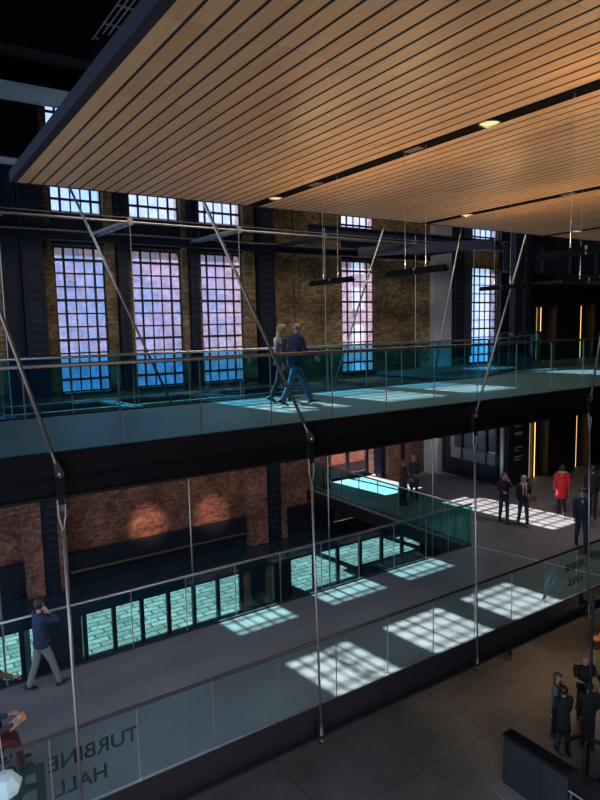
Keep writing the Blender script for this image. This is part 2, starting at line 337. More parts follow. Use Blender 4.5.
def window(n, a, b, z0, z1, rows):
    w = thing('window_%d' % n, None or '', 'window', ((a+b)/2, YW+.12, z0)); del w['label'], w['category']; w['kind'] = 'structure'
    bm = nb(); y0, y1 = YW+.09, YW+.16
    for x0, x1, q0, q1 in ((a, a+.05, z0, z1), (b-.05, b, z0, z1), (a+.05, b-.05, z0, z0+.06), (a+.05, b-.05, z1-.06, z1)): box(bm, x0, x1, y0, y1, q0, q1)
    for k in range(1, 5):
        x = a+(b-a)*k/5; t = .036 if k in (1, 4) else .022
        box(bm, x-t, x+t, y0+.01, y1-.01, z0+.06, z1-.06)
    for k in range(1, rows):
        z = z0+(z1-z0)*k/rows; t = .038 if k % 3 == 1 else .021
        box(bm, a+.05, b-.05, y0+.012, y1-.012, z-t, z+t)
    rel('window_frame', bm, 'darkframe', w)
    bm = nb(); bm.faces.new([bm.verts.new(v) for v in ((a+.04, YW+.125, z0+.04), (b-.04, YW+.125, z0+.04), (b-.04, YW+.125, z1-.04), (a+.04, YW+.125, z1-.04))]); rel('glazing', bm, 'g_win', w)
    bx('window_sill', 'navy', (a-.03, b+.03, YW-.08, YW+.1, z0-.09, z0), w)
n = 1
for a, b in WIN_X:
    window(n, a, b, -2.0, 2.78, 11); window(n+1, a, b, 3.82, 9.6, 13); n += 2

# dark spandrel panels between lower and upper windows
for a, b in WIN_X[:4]:
    bx('trim_2', 'navy', (a-.04, b+.04, YW-.06, YW-.002, 2.82, 3.7))['kind'] = 'structure'
# dark band below the lower brickwork, its bronze rail, and the entrance lobby roof
for x0, x1 in ((-3, 3.2), (4.52, 11.33), (13.08, 15.6)):
    struct(bx('trim_3', 'navy', (x0, x1, YW-.25, YW-.003, -8.5, -7.4)))
bm = nb(); tube(bm, [(4.6, YW-.33, -8.0), (11.3, YW-.33, -8.0)], .05); 
for x in (4.8, 6.9, 9.0, 11.1): box(bm, x-.02, x+.02, YW-.34, YW-.24, -8.02, -7.98)
tag(obj('wall_rail', bm, 'bronze'), 'bronze rail along the dark band under the lit lower brickwork', 'rail')

# steel columns
def column(x0, x1, yf, z0, z1, label, rivets=True, yb=YW-.003):
    t = thing('steel_column', label, 'column', ((x0+x1)/2, (yf+yb)/2, z0), 'riveted navy steel columns on the window wall')
    bm = nb(); box(bm, x0, x1, yf+.04, yb, z0, z1)
    if x1-x0 > .45:
        box(bm, x0, x0+.12, yf, yf+.04, z0, z1); box(bm, x1-.12, x1, yf, yf+.04, z0, z1); box(bm, x0+.12, x1-.12, yf+.02, yf+.04, z0, z1)
    rel('column_shaft', bm, 'navy', t)
    if rivets:
        bm = nb(); z = z0+.3
        while z < min(z1, 6):
            for x in ((x0+.06, x1-.06) if x1-x0 < .45 else (x0+.06, x0+.2, (x0+x1)/2, x1-.2, x1-.06)):
                bmesh.ops.create_cone(bm, cap_ends=True, segments=6, radius1=.022, radius2=.01, depth=.02, matrix=Matrix.Translation((x, yf+(.01 if x < x0+.12 or x > x1-.12 else .015), z)) @ Matrix.Rotation(PI/2, 4, 'X'))
            z += .26
        r = rel('rivets', bm, 'greybeam', t)
    return t
column(3.75, 4.38, YW-.5, -8.5, 10, 'broad riveted navy column left of the first tall window')
column(3.22, 3.72, YW-.3, -2.2, 10, 'smooth navy column at far left beside the broad riveted one', False)
column(6.76, 7.1, YW-.42, -1.9, 10, 'slim navy column between the first and second tall windows')
column(9.36, 9.68, YW-.42, -1.9, 10, 'slim navy column between the second and third tall windows')
column(12.18, 12.8, YW-.5, -8.5, 10, 'broad riveted navy column left of the yellowish brick bay')
column(22.85, 23.4, YW-.5, -1.6, 10, 'riveted navy column right of the pale plaster pilaster')
struct(bx('wall_pilaster', 'white', (21.6, 22.75, YW-.3, YW-.002, -6.7, 10)))
struct(bx('wall_panel', 'greygreen', (23.42, 24.3, YW-.2, YW-.002, -1.6, 10)))
struct(bx('wall_panel', 'darkframe', (26.45, 31, YW-.2, YW-.002, -1.6, 10)))

# ------------------------------------------------------------------ catwalk trusses in front of the wall
def truss(z, label, zb, hang):
    t = thing('catwalk_truss', label, 'truss', (2, YW-3.5, z)); X2 = 21 if hang else 14.2
    bm = nb(); tube(bm, [(-1, YW-3.5, z), (X2, YW-3.5, z)], .035); tube(bm, [(-1, YW-3.5, z+.12), (X2, YW-3.5, z+.12)], .015, 6)
    rel('front_chord', bm, 'rod', t)
    bm = nb(); box(bm, -1, X2, YW-.62, YW-.54, z-.2, z-.02); box(bm, -1, X2, YW-.75, YW-.52, z-.22, z-.2); box(bm, -1, X2, YW-.75, YW-.52, z-.02, z)
    rel('rear_beam', bm, 'navy', t)
    bm = nb(); tube(bm, [(-1, YW-.75, z+.06), (X2, YW-.75, z+.06)], .03); rel('rear_pipe', bm, 'rod', t)
    for x in (2.7, 6.15, 9.65, 13.0, 17.3, 20.6):
        if x > X2: continue
        bm = nb(); dx = -.25
        for s in (-.13, .13): beam(bm, (x+s, YW-3.5, z), (x+s+dx, YW-.5, z-.02), .045, .09)
        for k in range(9):
            a = k/9; b = (k+.5)/9
            beam(bm, (x-.13+dx*a, YW-3.5+3*a, z), (x+.13+dx*b, YW-3.5+3*b, z), .02, .03); beam(bm, (x+.13+dx*b, YW-3.5+3*b, z), (x-.13+dx*(a+1/9), YW-3.5+3*(a+1/9), z), .02, .03)
        rel('cross_arm', bm, 'navy' if x > 10 else 'greybeam', t)
        if hang:
            bm = nb(); tube(bm, [(x, YW-3.5, z+.3), (x, YW-3.5, zb)], .012, 8); box(bm, x-.06, x+.06, YW-3.56, YW-3.44, z-.08, z+.1)
            rel('hanger', bm, 'steel', t)
    return t
truss(3.08, 'upper steel catwalk truss crossing between tall and upper windows', -2.2, True)
truss(-2.28, 'lower steel catwalk truss seen through the upper bridge glass', -5.5, False)

# ------------------------------------------------------------------ bridges
def bridge(z, x0, label, off):
    t = thing('footbridge', label, 'bridge', (6, 10.5, z))
    bx('deck', 'deck', (x0, XE, YN+.03, YF-.03, z-.1, z), t)
    for yy, s in ((YN, 1), (YF, -1)):
        bm = nb()
        for (ya, yb, za, zb) in ((0, .03, -.28, .02), (.0, .12, -.30, -.28), (.09, .12, -.56, -.30), (-.02, .14, -.60, -.56)):
            box(bm, x0, XE+(14 if yy == YN else 0), min(yy+s*ya, yy+s*yb), max(yy+s*ya, yy+s*yb), z+za, z+zb)
        rel('edge_beam', bm, 'fascia', t)
    bm = nb(); k = 0; x = 1.8
    box(bm, x0, XE, YN+.12, YF-.12, z-.3, z-.1)
    while x < XE: box(bm, x-.06, x+.06, YN+.12, YF-.12, z-.56, z-.3); x += 4.02
    rel('underframe', bm, 'black', t)
bridge(ZU, -2, 'upper steel footbridge with the walking couple on it', 0)
bridge(ZL, -2, 'lower steel footbridge with the man on the phone', 0)

def railing(label, y, z, x0, x1, gmat, hand, side, joints, hz, hr=.028, edge=.0):
    t = thing('glass_railing', label, 'railing', ((x0+x1)/2, y, z))
    xs = [x0]+joints+[x1]
    for a, b in zip(xs, xs[1:]):
        p = bx('glass_panel', gmat, (a+.014, b-.014, y-.007, y+.007, z+.02, z+hz-.03), t)
    for x in joints:
        bx('post', 'steel', (x-.008, x+.008, y+side*.014-.006, y+side*.014+.006, z, z+hz-.02), t)
    bm = nb(); tube(bm, [(x0, y, z+hz), (x1, y, z+hz)], hr, 12); rel('handrail', bm, hand, t, True)
    bx('base_channel', 'steel' if edge else 'darkframe', (x0, x1, y-.025, y+.025, z+.0, z+.03), t)
    return t
PJ = [1.45+1.227*k for k in range(-2, 11)]
r1 = railing('upper bridge front glass railing nearest the camera', YN+.04, ZU, -2, 28, 'g_near_up', 'bronze', 1, PJ+[14.95+1.23*k for k in range(0, 8)], 1.17)
r2 = railing('upper bridge rear glass railing behind the walking couple', YF-.04, ZU, -2, 15.0, 'g_far_up', 'steel', -1, [x+.3 for x in PJ], 1.12)
r3 = railing('lower bridge front glass railing with the large lettering', YN+.04, ZL, -2, 28, 'g_near_lo', 'darkrail', 1, PJ+[14.95+1.23*k for k in range(0, 8)], 1.2, edge=1)
r4 = railing('lower bridge rear glass railing behind the man on the phone', YF-.04, ZL, -2, XE, 'g_far_lo', 'steel', -1, [x+.0 for x in PJ[:-1]]+[13.4], 1.28)
def railing_line(label, p, q, z, n, gmat, hz=1.15):
    p, q = Vector((*p, z)), Vector((*q, z)); t = thing('glass_railing', label, 'railing', (p+q)/2)
    d = (q-p)/n; u = d.normalized()
    for k in range(n):
        bm = nb(); beam(bm, p+d*k+u*.014+Vector((0, 0, hz/2)), p+d*(k+1)-u*.014+Vector((0, 0, hz/2)), .014, hz-.06); rel('glass_panel', bm, gmat, t)
    for k in range(n+1):
        bm = nb(); beam(bm, p+d*k, p+d*k+Vector((0, 0, hz)), .024, .024); rel('post', bm, 'steel', t)
    bm = nb(); tube(bm, [p+Vector((0, 0, hz)), q+Vector((0, 0, hz))], .026, 12); rel('handrail', bm, 'steel', t, True)
    bm = nb(); beam(bm, p+Vector((0, 0, .015)), q+Vector((0, 0, .015)), .05, .03); rel('base_channel', bm, 'darkframe', t)
railing_line('glass railing along the landing edge beside the two chatting women', (XE+.05, YF), (XE+.05, 21.2), ZL, 8, 'g_far_lo')
railing_line('angled glass railing at the back of the upper landing', (15.05, YF-.04), (20.6, 15.0), ZU, 5, 'g_far_up', 1.12)

# lettering on the lower front railing, read from the deck side
def text(body, parent, x, z, size, mat, name='lettering', y=YN+.056, sx=1.0):
    cu = bpy.data.curves.new(name, 'FONT'); cu.body = body; cu.size = size; cu.extrude = .001; cu.align_x = 'LEFT'; cu.offset = size*.018
    o = bpy.data.objects.new(name, cu); C.objects.link(o); cu.materials.append(M[mat])
    dg = bpy.context.evaluated_depsgraph_get(); me = bpy.data.meshes.new_from_object(o.evaluated_get(dg)); bpy.data.objects.remove(o); o = bpy.data.objects.new(name, me); C.objects.link(o)
    o.rotation_euler = (PI/2, 0, PI); o.scale = (sx, 1, 1); o.parent = parent; o.location = Vector((x, y, z))-world(parent); return o
text('TURBINE', r3, 2.69, -6.02, .31, 'letter_dark', sx=1.03)
text('HALL', r3, 2.22, -6.42, .31, 'letter_dark', sx=1.0)
text('B', r3, 1.42, -6.42, .85, 'letter_dark')
text('A', r3, 13.06, -6.45, .98, 'letter_light')
text('TURBINE', r3, 14.32, -6.02, .27, 'letter_dark', sx=1.0)
text('HALL', r3, 14.0, -6.40, .27, 'letter_dark')

# ------------------------------------------------------------------ stays and hanging rods
def rod(name, label, group, p, q, r, clevis=True, low=False):
    p, q = Vector(p), Vector(q); t = thing(name, label, 'rod', p, group)
    d = (q-p).normalized(); bm = nb()
    tube(bm, [p+d*.3, q], r, 10); rel('rod_bar', bm, 'rod', t, True)
    bm = nb(); tube(bm, [p+d*.1, p+d*.34], .028, 10, r2=.016)
    for s in (-1, 1): beam(bm, p+Vector((0, s*.022, 0))-d*.07, p+Vector((0, s*.022, 0))+d*.14, .085, .012) if False else box_dir(bm, p+Vector((0, s*.022, 0)), d)
    rel('clevis', bm, 'rod', t)
    bm = nb(); tube(bm, [p+Vector((0, -.045, 0)), p+Vector((0, .045, 0))], .024, 12); rel('pin', bm, 'steel', t, True)
def box_dir(bm, c, d):
    """flat eye plate in the X-Z plane: a disc and a tongue along d"""
    n = 14; ring = []
    a = Vector((d.x, 0, d.z)).normalized(); b = Vector((-a.z, 0, a.x))
    outline = [c+a*(-.055*math.cos(t))*1+b*.055*math.sin(t) for t in [PI*(-.5)+PI*k/10 for k in range(11)]]+[c+a*.16+b*.022, c+a*.16-b*.022]
    f = [bm.verts.new(v+Vector((0, -.006, 0))) for v in outline]; g = [bm.verts.new(v+Vector((0, .006, 0))) for v in outline]
    bm.faces.new(f); bm.faces.new(g[::-1]); m = len(f)
    for k in range(m): bm.faces.new((f[k], g[k], g[(k+1) % m], f[(k+1) % m]))
yr = YN-.06
HX = [1.8, 5.82, 9.86, 13.9]
slope = [(-.265, 1), (-.49, 1), (.42, 1), (.16, 1)]
slope = [((1.24-1.80)/2.08), ((3.99-5.78)/3.66), ((11.40-9.89)/3.67), ((14.27-13.85)/1.94)]
names = ['front stay rising left from the first bracket of the upper bridge', 'front stay crossing in front of the walking couple', 'front stay leaning right near the middle of the upper bridge', 'rightmost front stay at the upper bridge end']
vn = ['leftmost rod hanging below the upper bridge', 'second hanging rod from the left, below the couple', 'third hanging rod, ending by the lit lower deck', 'rightmost rod hanging down to the lower bridge']
ZT = 3.3
struct(bx('trim_6', 'soffit', (2.6, 31, YN-.3, YN+.2, 3.3, 3.7))); struct(bx('trim_7', 'soffit', (3.4, 31, YF-.2, YF+.3, 3.3, 3.7)))
for k, x in enumerate(HX):
    dz = ZT+1.85
    rod('tie_rod', names[k], 'slanted steel stays of the upper bridge', (x, yr, -1.85), (x+slope[k]*dz, yr, ZT), .026)
    # hanging rod: forked head under the upper bridge, eye end under the lower bridge
    xl = x+[.0, .1, .15, .2][k]
    t = thing('hanger_rod', vn[k], 'rod', (x, yr, -2.2), 'vertical rods tying the lower bridge to the upper')
    bm = nb(); tube(bm, [(x, yr, -2.62), (xl, yr, -7.15)], .022, 10); rel('rod_bar', bm, 'rod', t, True)
    bm = nb()
    for s in (-1, 1): tube(bm, [(x+s*.045, yr, -2.2), (x+s*.045, yr, -2.42), (x, yr, -2.64)], .013, 8)
    box_dir(bm, Vector((x, yr+.02, -2.2)), Vector((0, 0, -1))); rel('fork', bm, 'rod', t)
    bm = nb(); box_dir(bm, Vector((xl, yr, -7.3)), Vector((0, 0, 1))); tube(bm, [(xl, yr, -7.2), (xl, yr, -7.02)], .034, 10, r2=.022); rel('eye_end', bm, 'rod', t)
    bm = nb(); tube(bm, [(xl, yr-.04, -7.3), (xl, YN+.1, -7.3)], .028, 10); rel('pin', bm, 'steel', t)
    # bracket plates bolted to the edge beams
    for nm, xx, z0, z1 in (('upper', x, -2.27, -1.76), ('lower', xl, -7.36, -6.95)):
        o = bx('bracket_plate', 'fascia', (xx-.05, xx+.05, yr-.012, YN+.0, z0, z1))
        tag(o, 'dark bracket plate on the %s bridge edge at the %s' % (nm, vn[k].split(' hanging')[0].split(' rod')[0]+' rod'), 'bracket', 'bracket plates on the bridge edges')
fn = ['rear stay crossing the second tall window', 'rear stay crossing the pink fourth window', 'rear stay in front of the pale pilaster']
for k, (xb, zb, xt, zt) in enumerate([(5.17, -1.7, 3.22, 2.69), (9.2, -1.7, 11.10, 2.64), (12.8, -1.7, 13.94, 2.62)]):
    s = (xt-xb)/(zt-zb)
    rod('tie_rod', fn[k], 'slanted steel stays of the upper bridge', (xb, YF+.06, -1.85), (xb+s*(ZT-zb), YF+.06, ZT), .024)
for k, (x, lab) in enumerate([(1.45, 'thin rear rod left of the man on the phone'), (5.36, 'thin rear rod in front of the lit lower brickwork'), (9.15, 'thin rear rod by the landing glass railing'), (12.87, 'thin rear rod beside the two chatting women')]):
    t = thing('hanger_rod', lab, 'rod', (x, YF+.06, -2.2), 'thin rods at the rear of the lower bridge')
    bm = nb(); tube(bm, [(x, YF+.06, -2.2), (x, YF+.06, -7.2)], .018, 8); rel('rod_bar', bm, 'rod', t, True)
    bm = nb(); tube(bm, [(x, YF+.06, -2.12), (x, YF+.06, -2.4)], .03, 8); rel('socket', bm, 'rod', t)

# ------------------------------------------------------------------ slatted timber ceiling
SL = [4.48, 7.83, 11.15, 14.5]
ce = thing('ceiling', '', 'c', (1.4, 7.9, ZC)); del ce['label'], ce['category']; ce['kind'] = 'structure'
edges = [1.42]+[v for s in SL for v in (s-.08, s+.08)]+[18.0]
for k in range(0, len(edges), 2):
    a, b = edges[k], edges[k+1]; bm = nb(); nsl = round((b-a)/.14); w = (b-a)/nsl
    for i in range(nsl): box(bm, a+i*w, a+(i+1)*w-.026, -4, 7.86, ZC, ZC+.003)
    rel('slat_panel', bm, 'wood', ce)
bm = nb(); box(bm, 1.40, 18, -4, 7.86, ZC+.006, ZC+.068); rel('backing', bm, 'backing', ce)
bm = nb(); box(bm, 1.4, 18, -4, 7.9, ZC+.07, ZC+.12); box(bm, 1.345, 1.398, -4, 7.9, ZC+.004, ZC+.12); box(bm, 1.40, 18, 7.87, 7.9, ZC-.005, ZC+.12); rel('ceiling_fascia', bm, 'edgepaint', ce)
bm = nb()
for s in SL:
    box(bm, s-.074, s+.074, -4, 7.85, ZC+.0035, ZC+.0055); 
    for e in (-.079, .074): box(bm, s+e, s+e+.005, -4, 7.85, ZC-.004, ZC+.0034)
rel('light_slot', bm, 'slot', ce)
for s, ys in ((4.48, (6.35, 4.66, 2.35)), (7.83, (5.2,))):
    for y in ys: bx('access_plate', 'slotgrey', (s-.05, s+.05, y-.1, y+.1, ZC-.003, ZC+.003), ce)
def downlight(x, y, lab):
    t = thing('downlight', lab, 'light', (x, y, ZC-.004), 'round downlights in the ceiling slots')
    bm = nb(); n = 24
    for r0, r1, z0, z1 in ((.08, .094, 0, .0),):
        A = [bm.verts.new((r0*math.cos(2*PI*k/n), r0*math.sin(2*PI*k/n), .012)) for k in range(n)]; B = [bm.verts.new((r1*math.cos(2*PI*k/n), r1*math.sin(2*PI*k/n), -.006)) for k in range(n)]
        D = [bm.verts.new((r1*math.cos(2*PI*k/n), r1*math.sin(2*PI*k/n), .003)) for k in range(n)]
        for k in range(n): j = (k+1) % n; bm.faces.new((A[k], A[j], B[j], B[k])); bm.faces.new((B[k], B[j], D[j], D[k]))
    obj('trim_ring', bm, 'steel', t)
    bm = nb(); bmesh.ops.create_circle(bm, cap_ends=True, segments=24, radius=.08, matrix=Matrix.Translation((0, 0, .004))); obj('lens', bm, 'glow_lamp', t)
    L = bpy.data.lights.new('downlight_beam', 'SPOT'); L.energy = 20; L.color = (1, .72, .42); L.spot_size = 1.5; L.spot_blend = .6; L.shadow_soft_size = .05
    o = bpy.data.objects.new('downlight_beam', L); C.objects.link(o); o.parent = t; o.location = (0, 0, -.03)
downlight(4.48, 3.74, 'bright round downlight in the first ceiling slot, nearest the camera')
downlight(4.48, 7.25, 'round downlight at the far end of the first ceiling slot')
downlight(7.83, 6.95, 'round downlight at the far end of the second ceiling slot')
downlight(11.15, 7.2, 'round downlight at the far end of the third ceiling slot')

def pendant(x, yc, lab, L=.82, ws=.145, glows=()):
    z = .53; t = thing('linear_pendant_lamp', lab, 'lamp', (x, yc, z), 'black linear lamps hung under the ceiling slots')
    for s in (-1, 1):
        bm = nb(); y0, y1 = (yc-L/2, yc-.012) if s < 0 else (yc+.012, yc+L/2)
        prof = [(-.028, 0), (.028, 0), (.045, .03), (.012, .042), (.012, .062), (.008, .062), (.008, .05), (-.008, .05), (-.008, .062), (-.012, .062), (-.012, .042), (-.045, .03)]
        A = [bm.verts.new((x+px, y0, z-.03+pz)) for px, pz in prof]; B = [bm.verts.new((x+px, y1, z-.03+pz)) for px, pz in prof]
        bm.faces.new(A); bm.faces.new(B[::-1])
        for k in range(len(A)): bm.faces.new((A[k], A[(k+1) % len(A)], B[(k+1) % len(A)], B[k]))
        rel('lamp_housing', bm, 'lampblack', t)
        bx('lamp_tube', 'uplamp', (x-.006, x+.006, y0+.03, y1-.03, z+.0205, z+.027), t)
    bx('joint_block', 'bronze', (x-.022, x+.022, yc-.011, yc+.011, z-.03, z+.035), t)
    for s in (-1, 1):
        bm = nb(); tube(bm, [(x, yc+s*ws, z+.036), (x, yc+s*ws, ZC+.03)], .0022, 6); tube(bm, [(x, yc+s*ws, z+.034), (x, yc+s*ws, z+.06)], .008, 8); rel('suspension_wire', bm, 'wire', t)
    for tx, ty, e in glows:
        Ls = bpy.data.lights.new('uplight_spot', 'SPOT'); Ls.energy = e; Ls.color = (1, .60, .30); Ls.spot_size = 1.0; Ls.spot_blend = 1; Ls.shadow_soft_size = .03
        o = bpy.data.objects.new('uplight_spot', Ls); C.objects.link(o); o.parent = t; o.location = (0, ty*.1, .09); o.rotation_euler = Vector((tx-x, ty-yc, ZC-z-.09)).to_track_quat('-Z', 'Y').to_euler(); o.location = (0, 0, .09)
    Lg = bpy.data.lights.new('uplight', 'AREA'); Lg.shape = 'RECTANGLE'; Lg.size = .03; Lg.size_y = L*.9; Lg.energy = UPW; Lg.color = (1, .62, .32)
    o = bpy.data.objects.new('uplight', Lg); C.objects.link(o); o.parent = t; o.location = (0, 0, .07); o.rotation_euler = (PI, 0, 0)
UPW = 8.5
pendant(4.48, 6.06, 'black linear lamp hanging before the brick bay right of the couple')
pendant(4.48, 4.64, 'black linear lamp hanging left of the pale pilaster', glows=((3.2, 4.25, 13), (5.5, 4.35, 11)))
pendant(4.48, 2.80, 'black linear lamp at the upper right edge of the view', glows=((2.95, 3.05, 12), (4.1, 2.5, 12), (5.8, 3.0, 10)))
pendant(4.48, 1.3, 'unseen black linear lamp added at right to even the ceiling light')  # added out of frame only to keep the ceiling lighting even
pendant(7.83, 6.26, 'black linear lamp hanging before the fifth tall window', glows=((7.0, 6.0, 5),))
pendant(7.83, 4.85, 'lower black linear lamp at the right edge of the view')
pendant(7.83, 3.3, 'unseen linear lamp added along the second slot for ceiling light')  # also out of view, added for the light it throws on the slats

struct(bx('wall_front', 'navy', (-9, 31, -9.3, -9, ZG, 9.7))); struct(bx('wall_right', 'black', (31.0, 31.3, -9, 21.9, ZG, 9.7)))
o = bx('sun_block', 'black', (-3, 14.2, 12.66, 15.0, -8.3, -7.95)); bm = nb(); box(bm, -3, 14.2, 12.66, 13.5, -7.95, -7.25); ob2 = obj('sun_block_upper', bm, 'black', o); tag(o, 'unseen black block added low behind the lower bridge to stop the sun', 'light blocker')  # added and never in view; keeps sunlight off the hall floor
# ------------------------------------------------------------------ roof and dark upper left
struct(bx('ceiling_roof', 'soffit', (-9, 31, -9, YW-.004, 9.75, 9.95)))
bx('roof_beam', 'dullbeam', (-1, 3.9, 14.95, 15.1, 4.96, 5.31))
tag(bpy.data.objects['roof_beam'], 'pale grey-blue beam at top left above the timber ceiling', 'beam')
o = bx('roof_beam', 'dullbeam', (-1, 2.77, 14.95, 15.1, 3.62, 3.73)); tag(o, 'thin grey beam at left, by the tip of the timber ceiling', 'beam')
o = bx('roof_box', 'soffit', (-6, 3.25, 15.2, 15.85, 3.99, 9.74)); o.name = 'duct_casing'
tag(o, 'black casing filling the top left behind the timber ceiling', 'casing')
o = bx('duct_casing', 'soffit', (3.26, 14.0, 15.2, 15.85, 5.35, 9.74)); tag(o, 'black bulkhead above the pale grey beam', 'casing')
# ribbed roof light in the dark roof, top left
t = thing('roof_light', 'oval ribbed roof light in the black roof at top', 'skylight', (4.42, 12.7, 5.97))
bm = nb(); bmesh.ops.create_circle(bm, cap_ends=True, segments=28, radius=1, matrix=Matrix.Diagonal((.42, 1.5, 1, 1))); obj('roof_light_pane', bm, 'soffit', t)
bm = nb()
for k in range(7):
    x = -.33+.11*k; h = 1.46*math.sqrt(max(0, 1-(x/.42)**2)); box(bm, x-.006, x+.006, -h, h, -.03, -.004)
for y in (-.7, .1, .8): box(bm, -.34, .34, y-.01, y+.01, -.035, -.004)
obj('glazing_bar', bm, 'steel', t)
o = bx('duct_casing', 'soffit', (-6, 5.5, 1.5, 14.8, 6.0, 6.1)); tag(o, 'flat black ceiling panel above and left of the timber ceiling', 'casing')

# ------------------------------------------------------------------ landings on the right
struct(bx('floor_upper_landing', 'deck', (XE+.01, 31, YN+.03, 16.8, ZU-.1, ZU)))
struct(bx('floor_upper_landing', 'black', (XE+.01, 31, YN+.14, 16.8, ZU-.5, ZU-.101)))
struct(bx('floor_lower_landing', 'landing', (XE+.01, 31, YN+.03, YW+.4, ZL-.1, ZL)))
struct(bx('floor_lower_landing', 'black', (XE+.01, 31, YN+.14, YW+.4, ZL-.55, ZL-.101)))
bm = nb(); v = [(14.42, YF-.1), (14.47, YF-.1), (15.4, YN+.1), (15.35, YN+.1)]
A = [bm.verts.new((x, y, ZL+.002)) for x, y in v]; B = [bm.verts.new((x, y, ZL+.008)) for x, y in v]
bm.faces.new(A); bm.faces.new(B)
for k in range(4): bm.faces.new((A[k], A[(k+1) % 4], B[(k+1) % 4], B[k]))
o = obj('floor_strip', bm, 'strip'); tag(o, 'pale metal joint strip where lower bridge meets the landing', 'floor strip')
# black core volume with lit niches, both levels
def core(z0, z1, y, cols, xl):
    hs = [(x0, x1, z0, zt) for x0, x1, zt in cols]
    bm = nb(); wall_with_holes(bm, xl, 31, z0, z1, y, y+.5, hs); struct(obj('wall_core', bm, 'black'))
    for x0, x1, zt in cols:
        struct(bx('wall_niche', 'black', (x0, x1, y+.42, y+.48, z0, zt)))
core(ZU, 1.45, 16.0, [(22.1, 23.5, .68), (25.2, 26.3, .75)], 21.5)
core(ZL, ZU-.5, 16.3, [(22.3, 23.6, -4.0), (25.6, 26.6, -4.1)], 20.95)
def strip(name, x, y, z0, z1, mat, w, lab, group='lit strips in the dark niches'):
    t = thing(name, lab, 'light', (x, y, z0), group)
    bx('tube', mat, (x-w, x+w, y-.03, y, z0+.02, z1), t); bx('holder', 'bronze', (x-w-.04, x-w-.005, y-.05, y, z0, z1), t)
strip('strip_light', 22.62, 16.35, ZU, .6, 'glow_white', .018, 'thin pale light strip in the left upper niche')
strip('strip_light', 22.9, 16.35, ZU, .6, 'glow_amber', .03, 'amber light strip in the left upper niche')
strip('strip_light', 25.75, 16.35, ZU, .65, 'glow_amber', .03, 'amber light strip in the right upper niche')
strip('strip_light', 22.75, 16.65, ZL, -4.1, 'glow_white', .018, 'thin pale light strip in the lower niche behind the walkers')
strip('strip_light', 23.1, 16.65, ZL, -4.1, 'glow_amber', .035, 'amber light strip in the lower niche behind the walkers')
strip('strip_light', 26.15, 16.65, ZL, -4.2, 'glow_amber', .025, 'amber light strip in the lower right niche')
struct(bx('ceiling_soffit', 'black', (21.5, 31, 14.5, 16.5, 1.46, 1.56)))
struct(bx('trim_4', 'greybeam', (21.5, 31, 14.44, 14.5, 1.46, 1.52)))
def girder(x0, x1, y, z0, z1, lab):
    bm = nb(); box(bm, x0, x1, y-.02, y+.02, z0, z1); box(bm, x0, x1, y-.18, y+.18, z0-.05, z0); box(bm, x0, x1, y-.18, y+.18, z1, z1+.05)
    x = x0+.4
    while x < x1: box(bm, x-.02, x+.02, y-.15, y+.15, z0, z1); x += 1.9
    o = obj('steel_girder', bm, 'navy2'); tag(o, lab, 'girder', 'navy plate girders at the right'); return o
girder(20.2, 31, 16.1, 2.0, 3.05, 'deep navy plate girder above the black doorway wall')
girder(13.2, 31, 19.2, 3.3, 3.65, 'shallow navy girder running behind the deep one')
bm = nb(); beam(bm, (15.2, 18.8, 2.75), (20.2, 16.6, 3.08), .2, .36); o = obj('steel_brace', bm, 'navy2'); tag(o, 'slanting navy beam before the upper fifth window', 'beam')
column(20.35, 20.75, 15.6, ZU, 10, 'plain navy post at the left end of the deep girder', False, yb=15.91)
column(21.0, 21.3, 15.6, ZU, 10, 'second navy post tight beside the doorway wall', False, yb=15.91)
bm = nb(); tube(bm, [(16, 17.8, 3.05), (26, 17.8, 3.05)], .03); o = obj('steel_pipe', bm, 'steel'); tag(o, 'pale pipe crossing before the fifth window', 'pipe')
# glazed box on the upper landing
t = thing('glass_booth', 'teal glazed booth on the upper landing before the fifth window', 'booth', (20.4, 15.4, ZU))
for a in ((19.4, 21.0, 15.48, 15.5), (19.4, 19.42, 14.95, 15.48), (20.98, 21.0, 14.95, 15.48)):
    bx('glass_side', 'g_far_up', (*a, ZU, ZU+1.2), t)
bx('booth_top', 'darkframe', (19.35, 21.05, 14.9, 15.52, ZU+1.2, ZU+1.25), t)
for x, y in ((19.4, 14.95), (21.0, 14.95), (19.4, 15.49), (21.0, 15.49)): bx('post', 'darkframe', (x-.025, x+.025, y-.025, y+.025, ZU, ZU+1.2), t)
# upper sign with arrow
t = thing('hanging_sign', 'small black hanging sign with a white up arrow at right edge', 'sign', (26.4, 15.6, 1.2))
bx('sign_board', 'black', (26.0, 27.4, 15.6, 15.64, .86, 1.34), t)
bm = nb()
for q in ((-.012, .012, -.12, .10),): box(bm, 26.25+q[0], 26.25+q[1], 15.59, 15.599, 1.1+q[2], 1.1+q[3])
beam(bm, (26.25, 15.595, 1.21), (26.15, 15.595, 1.1), .006, .03); beam(bm, (26.25, 15.595, 1.21), (26.35, 15.595, 1.1), .006, .03)
rel('arrow', bm, 'strip', t)
bm = nb(); pts = [(26.45, 1.2), (26.52, 1.0), (26.59, 1.2), (26.66, 1.0), (26.73, 1.2)]
for a, b in zip(pts, pts[1:]): beam(bm, (a[0], 15.595, a[1]), (b[0], 15.595, b[1]), .006, .025)
rel('letter', bm, 'strip', t)
